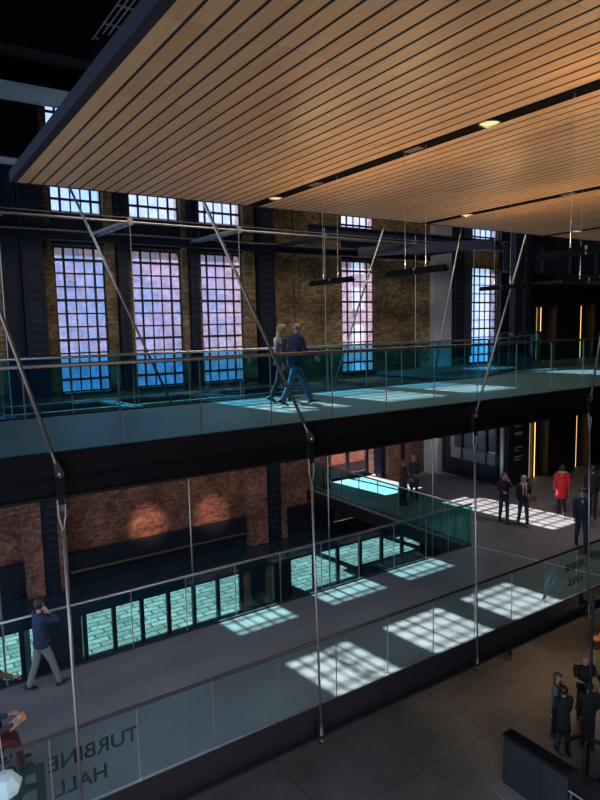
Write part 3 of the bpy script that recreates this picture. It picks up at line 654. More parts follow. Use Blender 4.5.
# sign panel on the lower black wall
t = thing('wall_sign', 'black wall panel with gold emblem and grey text beside the shop window', 'sign', (21.8, 16.25, -5.5))
bx('sign_board', 'black', (21.05, 22.2, 16.26, 16.295, ZL, -3.4), t)
bm = nb()
for i in range(5):
    for j in range(4):
        if (i*3+j) % 4: box(bm, 21.3+i*.09, 21.37+i*.09, 16.25, 16.259, -4.0-j*.09, -3.93-j*.09)
rel('emblem', bm, 'gold', t)
bm = nb(); 
for i in range(6): box(bm, 21.3+i*.08, 21.35+i*.08, 16.25, 16.259, -4.6, -4.5+(.03 if i % 2 else 0))
rel('gold_text', bm, 'gold', t)
bm = nb()
for j, L in enumerate((6, 3, 0, 7, 5)):
    for i in range(L): box(bm, 21.3+i*.08, 21.355+i*.08, 16.25, 16.259, -5.15-j*.13, -5.09-j*.13)
rel('grey_text', bm, 'greytext', t)
# shop front at the back of the lower landing
XS = 20.9
t = thing('shopfront', 'glazed shopfront with navy base and frosted band at the landing corner', 'shopfront', (XS, 18, ZL))
bx('plinth', 'navy', (XS, XS+.1, 16.82, 19.7, ZL, -5.95), t)
bx('frosted_band', 'frost', (XS+.02, XS+.08, 16.82, 18.72, -5.95, -5.45), t)
bx('shop_glass', 'g_shop', (XS+.04, XS+.06, 16.82, 19.2, -5.45, -3.3), t)
for y in (16.87, 17.4, 18.0, 18.75, 19.62): bx('mullion', 'darkframe', (XS-.02, XS+.12, y-.04, y+.04, -5.95, -3.3), t)
bx('end_pillar', 'steel', (XS-.08, XS+.03, 16.45, 16.6, ZL, -2.3), t)
bx('shop_head', 'darkframe', (XS, XS+.1, 16.82, 19.7, -3.3, -2.3), t)
o = bx('shop_backdrop', 'white', (XS+1.3, XS+1.36, 17.5, 20.6, -6.4, -4.3)); tag(o, 'pale panel added inside the shop window to make it look bright', 'backdrop')  # added pale panel that gives the shop glass its bright area
struct(bx('wall_shop', 'black', (XS+3.0, XS+3.1, 16.8, 21.3, ZL, -2.2)))
struct(bx('wall_landing', 'brick_red', (18.15, 20.1, 20.45, 20.85, ZL, -2.25)))
struct(bx('wall_landing', 'white', (20.14, 20.9, 19.9, 20.3, ZL, -2.25)))
column(20.93, 21.25, 19.72, ZL, -2.25, 'navy column beside the pale pilaster on the lower landing', False, yb=20.1)
column(18.85, 19.0, 20.3, ZL, -2.25, 'slim navy upright on the brick wall behind the two women', False, yb=20.44)
column(17.85, 18.13, 20.6, ZL, -2.25, 'navy upright between the glass door and the brick wall', False, yb=21.0)
# doorway and glass door to the terrace
d = thing('door_1', '', '', (16.9, YW+.2, ZL)); del d['label'], d['category']; d['kind'] = 'structure'
for a in ((16.62, 16.78, ZL, -3.4), (17.72, 17.88, ZL, -3.4)): bx('door_frame', 'darkframe', (a[0], a[1], YW+.1, YW+.2, a[2], a[3]), d)
bx('door_frame', 'darkframe', (16.78, 17.72, YW+.1, YW+.2, ZL, ZL+.22), d); bx('door_glass', 'g_clear', (16.78, 17.72, YW+.145, YW+.155, ZL+.22, -3.4), d)
bx('door_handle', 'steel', (17.64, 17.66, YW+.04, YW+.06, ZL+.9, ZL+1.4), d)
o = bx('entrance_mat', 'bluemat', (15.0, 17.3, 18.3, 20.9, ZL+.001, ZL+.012)); tag(o, 'large teal entrance mat inside the bright doorway', 'mat')
bm = nb(); loft(bm, [(0, 0, 0, .17, .17), (0, 0, .04, .18, .18), (0, 0, .66, .18, .18), (0, 0, .70, .15, .15)]);
t = thing('litter_bin', 'dark round litter bin by the brick wall at landing end', 'bin', (14.95, 20.7, ZL)); obj('bin_body', bm, 'grey_panel', t, True)
bm = nb(); loft(bm, [(0, 0, .7, .185, .185), (0, 0, .74, .185, .185)]); obj('bin_rim', bm, 'darkframe', t)
t = thing('queue_panel', 'short steel post rack beside the round litter bin', 'rack', (14.62, 20.95, ZL))
for k in range(3): bx('rack_post', 'steel', (14.56+.06*k, 14.585+.06*k, 20.94, 20.97, ZL, ZL+.8), t)
bx('rack_top', 'steel', (14.55, 14.72, 20.93, 20.98, ZL+.8, ZL+.83), t)

# ------------------------------------------------------------------ ground level
struct(bx('floor', 'ground', (-9, 31, -9, 19.4, ZG-.3, ZG)))
def glazed_front(n, x0, x1, w, label):
    """row of framed panes at ground level in front of the wall"""
    t = thing('window_%d' % n, '', '', ((x0+x1)/2, 19.6, ZG)); del t['label'], t['category']; t['kind'] = 'structure'
    m = max(1, round((x1-x0)/w)); pw = (x1-x0)/m
    for k in range(m+1):
        x = x0+k*pw; bx('mullion', 'darkframe', (x-.065, x+.065, 19.55, 19.67, ZG, -8.84), t)
    for k in range(m):
        x = x0+k*pw; bx('pane', 'g_clear', (x+.07, x+pw-.07, 19.6, 19.61, ZG+.05, -8.86), t)
    bx('sill', 'darkframe', (x0, x1, 19.55, 19.67, ZG, ZG+.05), t)
glazed_front(21, .6, 2.75, 1.03, '')
glazed_front(22, 4.6, 10.2, .99, '')
glazed_front(23, 12.3, 19.3, 1.18, '')
for x0, x1, m in ((-3, .5, 'navy'), (2.82, 2.98, 'steel'), (3.1, 4.5, 'navy'), (10.3, 10.55, 'brick_red'), (10.6, 11.2, 'navy'), (11.3, 11.5, 'brick_red'), (11.6, 12.2, 'navy'), (19.4, 31, 'navy')):
    struct(bx('wall_lobby', m, (x0, x1, 19.55, 19.75, ZG, -8.84)))
struct(bx('ceiling_lobby', 'navy_glossy', (-3, 14.39, 19.45, YW-.004, -8.84, -8.505)))
struct(bx('ceiling_lobby', 'navy_glossy', (14.39, 31, 19.45, YW-.004, -8.84, -8.505)))

# outside: paving, terrace, boundary walls, the building opposite
struct(bx('ground_paving', 'paver', (-30, 45, 19.41, 70, ZG-.3, ZG-.001)))
struct(bx('floor_terrace', 'terrace', (15.2, 31, YW+.4, 24.0, ZL-.3, ZL-.002)))
struct(bx('wall_terrace', 'facade', (15.2, 31, 24.01, 24.3, ZL-.3, -4.6)))
for x in (15.6, 19.6, 24): struct(bx('wall_pier', 'brick_red', (x, x+.4, 23.6, 24.0, ZG, ZL-.31)))
struct(bx('wall_yard', 'brick_red', (19.8, 34, 24.6, 25.0, ZG, -8.3)))
t = thing('building', 'long pinkish brick building with rows of windows outside', 'building', (8, 48, ZG))
W = [(-22+3.0*i, -22+3.0*i+1.5, z, z+2.1) for i in range(22) for z in (-9.2, -5.6, -2.0, 1.6, 5.0)]
bm = nb(); wall_with_holes(bm, -25, 46, ZG, 8.2, 48, 48.3, W); rel('facade', bm, 'facade', t)
for a, b, z0, z1 in W[:100]:
    bx('window', 'white', (a, b, 48.15, 48.2, z0, z1), t)
bx('cornice', 'white', (-25, 46, 47.8, 48.3, 8.2, 8.7), t)

# dark parapet, escalator and lit wall at lower right
t = thing('escalator_parapet', 'black topped parapet with grey metal side at bottom right', 'parapet', (11.05, 6, ZG))
bx('cap', 'black', (10.93, 11.24, 1.5, 8.53, -9.27, -9.2), t)
bx('core', 'black', (10.97, 11.22, 1.5, 8.5, ZG, -9.27), t)
for y1, y0 in ((8.5, 7.55), (7.53, 6.9), (4.6, 3.2)): bx('side_panel', 'grey_panel', (10.94, 10.968, y0, y1, ZG+.06, -9.29), t)
bm = nb()
for z in (-9.5, -9.72): tube(bm, [(10.9, 6.85, z), (10.9, 2, z)], .02, 8)
for y in (6.8, 5.9, 5.0): tube(bm, [(10.9, y, ZG), (10.9, y, -9.5)], .02, 8)
rel('side_rail', bm, 'steel', t)
struct(bx('trim_5', 'landing', (10.55, 10.93, 1.5, 8.6, ZG, ZG+.03)))
t = thing('escalator', 'escalator end with looping black handrail at bottom right', 'escalator', (12.4, 6.5, ZG))
bm = nb(); pts = [(12.4, 7.42-.0, -10.15)]+[(12.4, 7.0+.95*math.sin(a)*.92, -9.72-.5*math.cos(a)) for a in [PI*.35+PI*.75*k/12 for k in range(13)]]+[(12.4, 5.8, -9.05), (12.4, 3.6, -8.3)]
tube(bm, pts[1:], .045, 10); rel('handrail', bm, 'black', t, True)
bx('balustrade_glass', 'g_clear', (12.39, 12.41, 4.5, 7.5, -10.2, -9.35), t); bx('skirt', 'darkframe', (12.3, 12.5, 3.5, 7.7, ZG, -10.2), t)
bx('steps', 'grey_panel', (12.5, 13.3, 3.5, 7.3, ZG, ZG+.08), t)
bm = nb(); tube(bm, [(12.55, 7.45, ZG), (12.55, 7.45, -6.0)], .035, 10); o = obj('steel_post', bm, 'black'); tag(o, 'tall thin black post rising beside the escalator', 'post')
t = thing('kiosk', 'yellow walled stair kiosk with red top at right edge', 'kiosk', (18, 9.4, ZG))
bx('kiosk_wall', 'yellow', (15.9, 20, 9.3, 9.5, ZG, -9.15), t); bx('kiosk_fascia', 'redpaint', (15.9, 20, 9.28, 9.52, -9.15, -8.9), t)
bm = nb(); beam(bm, (15.9, 9.25, -10.0), (19.5, 9.25, -9.4), .05, .12); rel('stair_string', bm, 'black', t)

# ------------------------------------------------------------------ people
def skin_mesh(name, chains, mat, parent, root=0, sub=2):
    """chains: list of point lists [(x,y,z,rx[,ry])], shared points merge; grown with the Skin modifier"""
    V, E, R, idx = [], [], [], {}
    for ch in chains:
        prev = None
        for p in ch:
            k = (round(p[0], 4), round(p[1], 4), round(p[2], 4))
            if k not in idx: idx[k] = len(V); V.append(k); R.append((p[3], p[4] if len(p) > 4 else p[3]))
            i = idx[k]
            if prev is not None and prev != i and (prev, i) not in E: E.append((prev, i))
            prev = i
    me = bpy.data.meshes.new(name+'_skeleton'); me.from_pydata(V, E, []); me.update()
    o = bpy.data.objects.new(name, me); C.objects.link(o)
    mod = o.modifiers.new('s', 'SKIN'); mod.use_smooth_shade = True; mod.branch_smoothing = .3
    if not me.skin_vertices:
        bpy.context.view_layer.objects.active = o
    sv = me.skin_vertices[0].data
    for i, r in enumerate(R): sv[i].radius = r; sv[i].use_root = (i == root)
    ss = o.modifiers.new('u', 'SUBSURF'); ss.levels = sub; ss.render_levels = sub
    dg = bpy.context.evaluated_depsgraph_get(); ev = o.evaluated_get(dg)
    m2 = bpy.data.meshes.new_from_object(ev); o.modifiers.clear(); o.data = m2; bpy.data.meshes.remove(me)
    m2.materials.clear(); m2.materials.append(M[mat]); m2.polygons.foreach_set('use_smooth', [True]*len(m2.polygons))
    m2.name = name; o.parent = parent; return o

def person(label, x, y, z, heading, h=1.72, legs=((0, 0), (0, 0)), arms=None, top='c_navy', bottom='c_jeans', shoes='leather', hair='dark_hair', long=False,
           bald=False, coat=0, lean=0, hood=None, scarf=None, bag=None, headyaw=0, nod=0, short_sleeve=False, seated=False, wide=1.0, legs_side=.09, hat=None):
    """faces local +X; legs: (thigh pitch, knee bend) for left (+Y) and right (-Y), degrees; arms: (pitch, out, elbow, inward)"""
    s = h/1.72; t = thing('person', label, 'person', (x, y, z), rz=math.radians(heading))
    arms = arms or ((8, 8, 15, 0), (-8, 8, 15, 0))
    L1, L2 = .44*s, .43*s
    def leg(sy, a, b):
        a, b = math.radians(a), math.radians(b); hip = Vector((0, sy*legs_side, 0))
        kn = hip+Vector((math.sin(a)*L1, 0, -math.cos(a)*L1)); c = a-b; an = kn+Vector((math.sin(c)*L2, 0, -math.cos(c)*L2)); return [hip, kn, an, c]
    LG = [leg(1, *legs[0]), leg(-1, *legs[1])]
    hz = -min(l[2].z for l in LG)+.075*s                       # hips above the ground
    P = Vector((0, 0, hz)); lr = math.radians(lean)
    def up(d, dx=0, dy=0):                                     # a point up the (leaning) spine
        return P+Vector((math.sin(lr)*d*s+dx*s, dy*s, math.cos(lr)*d*s))
    sp, chest, neck = up(.20), up(.42), up(.545)
    hd = Vector((math.sin(math.radians(nod))*.1*s, 0, 0)); jaw = up(.61, .012)+hd*.3; cr = up(.70, .016)+hd; tp = up(.765, .01)+hd*1.2
    w = wide*s
    def arm(sy, p, o_, e, inn):
        p, o_, e, inn = map(math.radians, (p, o_, e, inn)); sh = up(.475, 0, sy*.165*wide)
        d = Vector((math.sin(p)*math.cos(o_), sy*math.sin(o_), -math.cos(p)*math.cos(o_))); el = sh+d*.285*s
        q = p+e; d2 = Vector((math.sin(q)*math.cos(inn), -sy*math.sin(inn), -math.cos(q)*math.cos(inn))); wr = el+d2*.25*s
        return [sh, el, wr, d2.normalized()]
    AR = [arm(1, *arms[0]), arm(-1, *arms[1])]
    T = lambda v, r, r2=None: (v.x, v.y, v.z, r*s, (r2 or r)*s)
    # --- body: one continuous surface, fingers included
    ch = [[T(P, .09, .10), T(sp, .08, .09), T(chest, .06, .065), T(neck, .048), T(jaw, .062, .066), T(cr, .078, .092), T(tp, .05, .055)]]
    hipz = P
    for sy, l in ((1, LG[0]), (-1, LG[1])):
        hip, kn, an = [v+P for v in l[:3]]
        ft = an+Vector((.05*s, 0, -.03*s)); ch.append([T(P, .09, .10), T(hip-Vector((0, 0, .05*s)), .07), T((hip+kn)/2, .062), T(kn, .046), T(kn+(an-kn)*.35, .046), T(an, .032), T(ft, .02, .02)])
    for sy, a in ((1, AR[0]), (-1, AR[1])):
        sh, el, wr, d = a
        palm = wr+d*.055*s; ch.append([T(chest, .06, .065), T(sh, .030), T((sh+el)/2, .038), T(el, .034), T(el+(wr-el)*.3, .037), T(wr, .025, .021), T(palm, .034, .018)])
        side = d.cross(Vector((0, 1, 0))); side = side.normalized() if side.length > .1 else Vector((1, 0, 0)); nrm = side.cross(d).normalized()*(-sy)
        for k in range(4):
            off = side*(.024-.016*k)*s; L = (.034, .040, .037, .028)[k]*s
            b0 = palm+off+d*.028*s; b1 = b0+(d*.95+nrm*.25).normalized()*L; b2 = b1+(d*.75+nrm*.6).normalized()*L*.8
            ch.append([T(palm, .034, .018), T(b0, .0095), T(b1, .0085), T(b2, .007)])
        th0 = wr+d*.025*s+side*.030*s; th1 = th0+(d*.7+side*.6+nrm*.3).normalized()*.032*s; th2 = th1+(d+nrm*.4).normalized()*.026*s
        ch.append([T(wr, .025, .021), T(th0, .012), T(th1, .010), T(th2, .008)])
    nose0 = cr+Vector((.085*s, 0, -.012*s)); 
    body = skin_mesh('body', ch, 'skin', t)
    # face, ears
    hy = math.radians(headyaw); Rz = Matrix.Rotation(hy, 3, 'Z'); hc = cr+Vector((0, 0, -.01*s))
    def hp(dx, dy, dz): return hc+Rz @ Vector((dx*s, dy*s, dz*s))
    bm = nb()
    for sy in (1, -1): ball(bm, hp(.078, sy*.032, .012), .010*s, 8, (.7, 1, 1))
    obj('eyes', bm, 'eye', t, True)
    bm = nb(); loft(bm, [(0, 0, -.020*s, .016*s, .013*s), (0, 0, -.012*s, .018*s, .015*s), (0, 0, .026*s, .006*s, .006*s)], 8)
    bmesh.ops.transform(bm, matrix=Matrix.Translation(hp(.085, 0, -.008)), verts=bm.verts); obj('nose', bm, 'skin', t, True)
    bm = nb(); ball(bm, hp(.074, 0, -.046), .022*s, 8, (.45, 1, .3)); obj('mouth', bm, 'lip', t, True)
    for sy in (1, -1):
        bm = nb(); ball(bm, hp(-.005, sy*.085, -.005), .024*s, 8, (.7, .4, 1.2)); obj('ear', bm, 'skin', t, True)
    # hair
    if not bald or hair:
        bm = nb(); ball(bm, hc+Vector((0, 0, .025*s)), .108*s, 20, (1.02, .90, .95))
        kill = []
        for v in bm.verts:
            q = Rz.inverted() @ (v.co-hc)
            lim = .045*s if not bald else -.055*s
            if q.x > .0 and q.z < .05*s*(1 if not bald else 2) and q.x > lim-.3*abs(q.y) or (q.z < -.035*s and q.x > -.03*s) or q.z < -.075*s: kill.append(v)
            if bald and q.z > .02*s: kill.append(v)
        bmesh.ops.delete(bm, geom=list(set(kill)), context='VERTS')
        if bald: bmesh.ops.scale(bm, vec=(.93, .99, 1), verts=bm.verts)
        o = obj('hair', bm, hair if not bald else 'grey_hair', t, True); sm = o.modifiers.new('t', 'SOLIDIFY'); sm.thickness = .014*s; sm.offset = 1
    if long:
        bm = nb(); b = hc-(Rz @ Vector((.045*s, 0, 0)))
        loft(bm, [(b.x, b.y, b.z+.06*s, .06*s, .072*s), (b.x-.01, b.y, b.z-.03*s, .055*s, .085*s), (b.x-.02, b.y, b.z-.12*s, .048*s, .09*s), (b.x-.03, b.y, b.z-.22*s, .038*s, .08*s), (b.x-.03, b.y, b.z-.27*s, .02*s, .06*s)])
        obj('long_hair', bm, hair, t, True)
    if hat:
        bm = nb(); loft(bm, [(hc.x, hc.y, hc.z+.02*s, .108*s, .102*s), (hc.x, hc.y, hc.z+.07*s, .108*s, .1*s), (hc.x-.01, hc.y, hc.z+.13*s, .08*s, .075*s), (hc.x-.01, hc.y, hc.z+.16*s, .03*s, .03*s)]); obj('hat', bm, hat, t, True)
    # --- top with sleeves
    g = .018; wst = up(.0)
    ch = [[T(up(-.06), .125, .145), T(wst, .14, .155), T(sp, .125, .145), T(up(.33), .13, .15), T(chest, .128, .145), T(up(.50), .085, .10), T(up(.535), .06, .065)]]
    for a in AR:
        sh, el, wr, d = a
        if short_sleeve: ch.append([T(chest, .128, .145), T(sh, .082), T(sh+(el-sh)*.85, .060)])
        else: ch.append([T(chest, .128, .145), T(sh, .082), T((sh+el)/2, .064), T(el, .053), T(el+(wr-el)*.5, .048), T(wr-d*.01, .038)])
    obj_top = skin_mesh('sweater' if top == 'c_blue' else 'shirt' if short_sleeve else ('coat' if coat else 'jacket'), ch, top, t)
    bm = nb(); bm.from_mesh(obj_top.data); q_ = lambda d, rx, ry: (up(d).x, 0, up(d).z, rx*s, ry*w)
    loft(bm, [q_(-.05, .135, .16), q_(.08, .125, .150), q_(.25, .130, .165), q_(.38, .125, .185), q_(.45, .105, .19), q_(.495, .08, .15), q_(.53, .06, .075)], 24)
    for a in AR: ball(bm, a[0]+Vector((0, 0, -.01*s)), .082*s, 14); ball(bm, a[0]+(a[1]-a[0])*.3, .075*s, 12)
    bm.to_mesh(obj_top.data); bm.free(); obj_top.data.polygons.foreach_set('use_smooth', [True]*len(obj_top.data.polygons))
    if coat:
        bm = nb(); zb = P.z-coat*s; fx = .5*(LG[0][1].x+LG[1][1].x)*.5
        loft(bm, [(sp.x, 0, sp.z+.02*s, .125*s, .15*s), (P.x, 0, P.z, .15*s, .175*s), (fx*.4, 0, P.z-coat*.5*s, .165*s, .19*s), (fx*.7, 0, zb, .185*s, .205*s), (fx*.7, 0, zb+.01, .17*s, .19*s)], 24, cap=False); obj('coat_skirt', bm, top, t, True)
    else:
        bm = nb(); loft(bm, [(P.x, 0, P.z-.085*s, .135*s, .165*s), (P.x, 0, P.z-.02*s, .14*s, .168*s), (up(.06).x, 0, P.z+.06*s, .13*s, .158*s)], 24, cap=False); obj('jacket_hem', bm, top, t, True)
    bm = nb(); nk = up(.525); loft(bm, [(nk.x, 0, nk.z-.03*s, .085*s, .095*s), (nk.x+.003, 0, nk.z+.03*s, .066*s, .07*s), (nk.x, 0, nk.z+.03*s, .058*s, .062*s)], 18, cap=False); obj('collar', bm, scarf or top, t, True)
    # --- trousers
    ch = []
    for l in LG:
        hip, kn, an = [v+P for v in l[:3]]
        ch.append([T(P+Vector((0, 0, .06)), .12, .14), T(P, .125, .145), T(hip-Vector((0, 0, .06*s)), .098), T((hip+kn)/2, .088), T(kn, .068), T((kn+an)/2, .064), T(an-Vector((0, 0, .02*s)), .056)])
    skin_mesh('trousers', ch, bottom, t)
    # --- shoes
    for l in LG:
        an = l[2]+P; c = l[3]; pitch = max(-.6, min(.9, -c*.8 if c < 0 else c*.3))
        bm = nb(); 
        prof = [(-.075, .030, .0), (-.06, .042, .07), (0, .045, .085), (.07, .048, .06), (.14, .046, .045), (.185, .030, .03)]
        R = []
        for px, hw, hh in prof:
            hh = max(hh, .035)
            R.append([bm.verts.new((px*s, y_*hw*s, z_*s)) for y_, z_ in ((-1, 0), (-1, hh*.5), (-.5, hh), (.5, hh), (1, hh*.5), (1, 0))])
        for A, B in zip(R, R[1:]):
            for k in range(6): bm.faces.new((A[k], A[(k+1) % 6], B[(k+1) % 6], B[k]))
        bm.faces.new(R[0]); bm.faces.new(R[-1][::-1])
        rot = Matrix.Rotation(-l[3]*.55 if l[3] < -.25 else 0, 4, 'Y') if l[3] < -.25 else Matrix.Identity(4)
        rot = Matrix.Rotation(min(.75, -l[3]*.8), 4, 'Y') if l[3] < -.25 else Matrix.Rotation(-.15 if l[3] > .2 else 0, 4, 'Y')
        bmesh.ops.transform(bm, matrix=Matrix.Translation(an+Vector((0, 0, -.03*s))) @ rot @ Matrix.Translation((0, 0, -.045*s)), verts=bm.verts)
        low = min(v.co.z for v in bm.verts)
        if low < 0: bmesh.ops.translate(bm, verts=bm.verts, vec=(0, 0, -low))
        o = obj('shoe', bm, shoes, t, True); o.modifiers.new('b', 'SUBSURF').render_levels = 1
    if hood:
        bm = nb(); n = 22; rr = []
        for k in range(n+1):
            a = 2*PI*k/n; c = up(.55)
            rr.append(c+Vector((.10*math.cos(a)*s-.02, .135*math.sin(a)*s, (.02-.03*math.cos(a))*s)))
        tube(bm, rr, .045*s, 10); obj('hood_trim', bm, hood, t, True)
        if hood == 'c_fur':
            bm = nb(); c = up(.5); loft(bm, [(c.x-.12*s, 0, c.z-.12*s, .03*s, .05*s), (c.x-.11*s, 0, c.z-.05*s, .07*s, .11*s), (c.x-.09*s, 0, c.z+.04*s, .07*s, .11*s)]); obj('hood', bm, top, t, True)
    if scarf:
        bm = nb(); c = up(.53); rr = [c+Vector((.085*math.cos(a)*s+.01, .095*math.sin(a)*s, .012*math.sin(3*a)*s)) for a in [2*PI*k/18 for k in range(19)]]; tube(bm, rr, .04*s, 10)
        for sy in (-.045, .04): tube(bm, [c+Vector((.11*s, sy*s, 0)), c+Vector((.15*s, sy*1.2*s, -.16*s)), c+Vector((.155*s, sy*s, -.36*s))], .034*s, 8, r2=.026*s)
        obj('scarf', bm, scarf, t, True)
    t['_'] = 0; del t['_']
    def wp(v): return t.matrix_basis @ v
    return t, dict(wr=[a[2]+a[3]*.08*s for a in AR], P=P, up=up, cr=cr, s=s)
def held(t, p, name, bm, mat, label, cat):
    """a carried thing stays a top-level object at its world place"""
    m = Matrix.Translation(t.location) @ Matrix.Rotation(t.rotation_euler.z, 4, 'Z')
    o = obj(name, bm, mat); o.location = m @ p; o.rotation_euler = (0, 0, t.rotation_euler.z); tag(o, label, cat); return o

# upper bridge couple
person('man in navy jacket and blue jeans walking right on the upper bridge', 7.0, 10.75, ZU, -8, 1.78, ((30, 6), (-18, 12)), ((-12, 8, 20, 0), (22, 6, 35, 5)), 'c_navy', 'c_jeans', bald=True, hair='grey_hair', wide=1.1, lean=5)
t, q = person('blond woman in dark jacket walking half hidden beside the jeans man', 7.08, 11.45, ZU, -5, 1.68, ((24, 8), (-14, 14)), ((16, 8, 20, 0), (-14, 8, 15, 0)), 'c_slate', 'c_djeans', hair='blond', long=True, lean=3)
# lower bridge
t, q = person('man in blue sweater and grey trousers phoning by the rear railing', 2.02, 12.05, ZL, 8, 1.78, ((-12, 10), (20, 6)), ((6, 6, 20, 0), (72, 10, 146, 14)), 'c_blue', 'c_grey', hair='dark_hair', nod=12, wide=1.05)
bm = nb(); box(bm, -.006, .006, -.035, .035, -.07, .07, .004); held(t, q['cr']+Vector((.05, -.115, -.02)), 'phone', bm, 'phone', 'black phone held to the ear of the blue sweater man', 'phone')
t, q = person('person in olive patterned jacket cut off by the left edge', 1.0, 11.0, ZL, 0, 1.7, ((0, 0), (8, 4)), ((10, 6, 40, 0), (28, 8, 38, 0)), 'c_olive', 'c_navy', hair='brown_hair')
bm = nb(); box(bm, -.06, .06, -.035, .035, -.006, .006, .004); held(t, q['wr'][1]+Vector((.03, 0, .01)), 'phone', bm, 'phone', 'dark phone in the hand of the olive jacket person', 'phone')
t, q = person('seated person in maroon trousers reading a magazine at lower left', .82, 9.95, ZL, 5, 1.6, ((78, 70), (70, 62)), ((30, 8, 60, 10), (30, 8, 60, 10)), 'c_slate', 'c_maroon', shoes='leather', hair='brown_hair', nod=20)
hz = q['P'].z
bm = nb(); b2 = nb()
box(bm, -.14, 0, -.11, .11, -.003, .003); box(bm, 0, .14, -.11, .11, -.003, .003)
bmesh.ops.rotate(bm, verts=bm.verts, cent=(0, 0, 0), matrix=Matrix.Rotation(-.45, 3, 'Y'))
o = held(t, Vector((.42, -.02, q['P'].z+.16)), 'magazine', bm, 'orange', 'colourful orange magazine held open by the seated reader', 'magazine')
bm = nb(); box(bm, -.10, .09, -.09, .09, .004, .007); bmesh.ops.rotate(bm, verts=bm.verts, cent=(0, 0, 0), matrix=Matrix.Rotation(-.45, 3, 'Y')); obj('page', bm, 'paper', o)
t = thing('stroller', 'black wheeled stroller seat under the reader with the magazine', 'stroller', (.82, 9.95, ZL))
bm = nb(); box(bm, -.2, .2, -.2, .2, hz-.17, hz-.12, .02); obj('seat', bm, 'c_black', t)
bm = nb()
for sy in (-1, 1):
    tube(bm, [(-.18, sy*.2, hz-.14), (.25, sy*.2, .08)], .014, 8); tube(bm, [(.18, sy*.2, hz-.14), (-.22, sy*.2, .08)], .014, 8); tube(bm, [(-.2, sy*.2, hz-.14), (-.42, sy*.2, hz+.35)], .014, 8)
tube(bm, [(-.42, -.2, hz+.35), (-.42, .2, hz+.35)], .016, 8)
obj('stroller_frame', bm, 'darkframe', t)
for sx in (-.22, .25):
    for sy in (-.2, .2):
        bm = nb(); tube(bm, [(.085*math.cos(a), 0, .085*math.sin(a)) for a in [2*PI*k/16 for k in range(17)]], .014, 8); tube(bm, [(0, -.02, 0), (0, .02, 0)], .02, 8); box(bm, -.075, .075, -.004, .004, -.006, .006); box(bm, -.006, .006, -.004, .004, -.075, .075)
        bmesh.ops.translate(bm, verts=bm.verts, vec=(sx, sy+.03, .1)); obj('wheel', bm, 'darkframe', t)
# pale lampshade on a cord at lower left
t = thing('pendant_lamp', 'pale faceted lampshade hanging on a thin cord at bottom left', 'lamp', (.80, 7.9, -5.45))
bm = nb(); loft(bm, [(0, 0, -.12, .05, .05), (0, 0, -.10, .17, .17), (0, 0, .0, .2, .2), (0, 0, .11, .12, .12), (0, 0, .13, .03, .03)], 8); obj('lamp_shade', bm, 'pale', t)
bm = nb(); tube(bm, [(0, 0, .13), (-.1, 0, 4.2)], .006, 6); obj('cord', bm, 'wire', t)

# two chatting women on the landing
person('woman in brown wool coat with auburn hair, seen from the side', 15.75, 16.95, ZL, -60, 1.68, ((3, 2), (-3, 3)), ((15, 6, 40, 20), (10, 6, 30, 10)), 'c_brown', 'c_black', hair='auburn', long=True, coat=.42)
person('blond woman in slate coat facing the brown coated woman', 16.55, 17.2, ZL, -120, 1.72, ((3, 2), (-3, 3)), ((12, 6, 45, 30), (12, 6, 45, 30)), 'c_slate', 'c_black', hair='blond', long=True, coat=.42, headyaw=20)
# walkers on the sun patch
t, q = person('woman in black jacket and jeans with a hand to her face', 16.98, 13.35, ZL, -128, 1.68, ((10, 6), (-8, 10)), ((70, 6, 142, 22), (20, 6, 70, 25)), 'c_black', 'c_djeans', hair='brown_hair', hood='c_brown')
t, q = person('woman in beige scarf and dark jacket walking with brown bag', 17.2, 12.75, ZL, -128, 1.68, ((14, 5), (-10, 12)), ((10, 8, 80, 25), (0, 8, 15, 0)), 'c_black', 'c_djeans', shoes='tan_leather', hair='blond', long=True, scarf='c_scarf')
def handbag(t, q, p, mat, label):
    bm = nb(); loft(bm, [(0, 0, -.13, .05, .14), (0, 0, -.11, .065, .16), (0, 0, .08, .05, .145), (0, 0, .12, .02, .13)], 16)
    tube(bm, [(0, -.11, .11), (0, -.07, .26), (0, .07, .26), (0, .11, .11)], .009, 8)
    return held(t, p, 'handbag', bm, mat, label, 'bag')
handbag(t, q, q['P']+Vector((.06, .25, .06)), 'tan_leather', 'brown leather handbag of the woman with the beige scarf')
person('person in bright red coat with fur hood walking away', 19.3, 12.75, ZL, 40, 1.70, ((8, 4), (-8, 8)), ((8, 10, 20, 0), (-8, 10, 15, 0)), 'c_red', 'c_black', hair='dark_hair', coat=.34, hood='c_fur', wide=1.12, hat='c_black', legs_side=.07)
person('man in black coat walking away beside the red coat', 19.85, 11.95, ZL, 30, 1.76, ((10, 4), (-14, 14)), ((12, 8, 20, 0), (-10, 8, 15, 0)), 'c_black', 'c_black', hair='dark_hair', wide=1.15)
t, q = person('man in navy blazer striding towards the lower bridge', 16.85, 10.45, ZL, -140, 1.80, ((20, 4), (-18, 12)), ((-12, 8, 15, 0), (12, 8, 20, 0)), 'c_navy', 'c_djeans', hair='dark_hair', wide=1.05, scarf=None)
bm = nb(); c = q['up'](.44); loft(bm, [(c.x+.118, 0, c.z-.09, .012, .012), (c.x+.118, 0, c.z+.0, .015, .03), (c.x+.085, 0, c.z+.075, .015, .05)], 10); obj('shirt_front', bm, 'shirt', t)
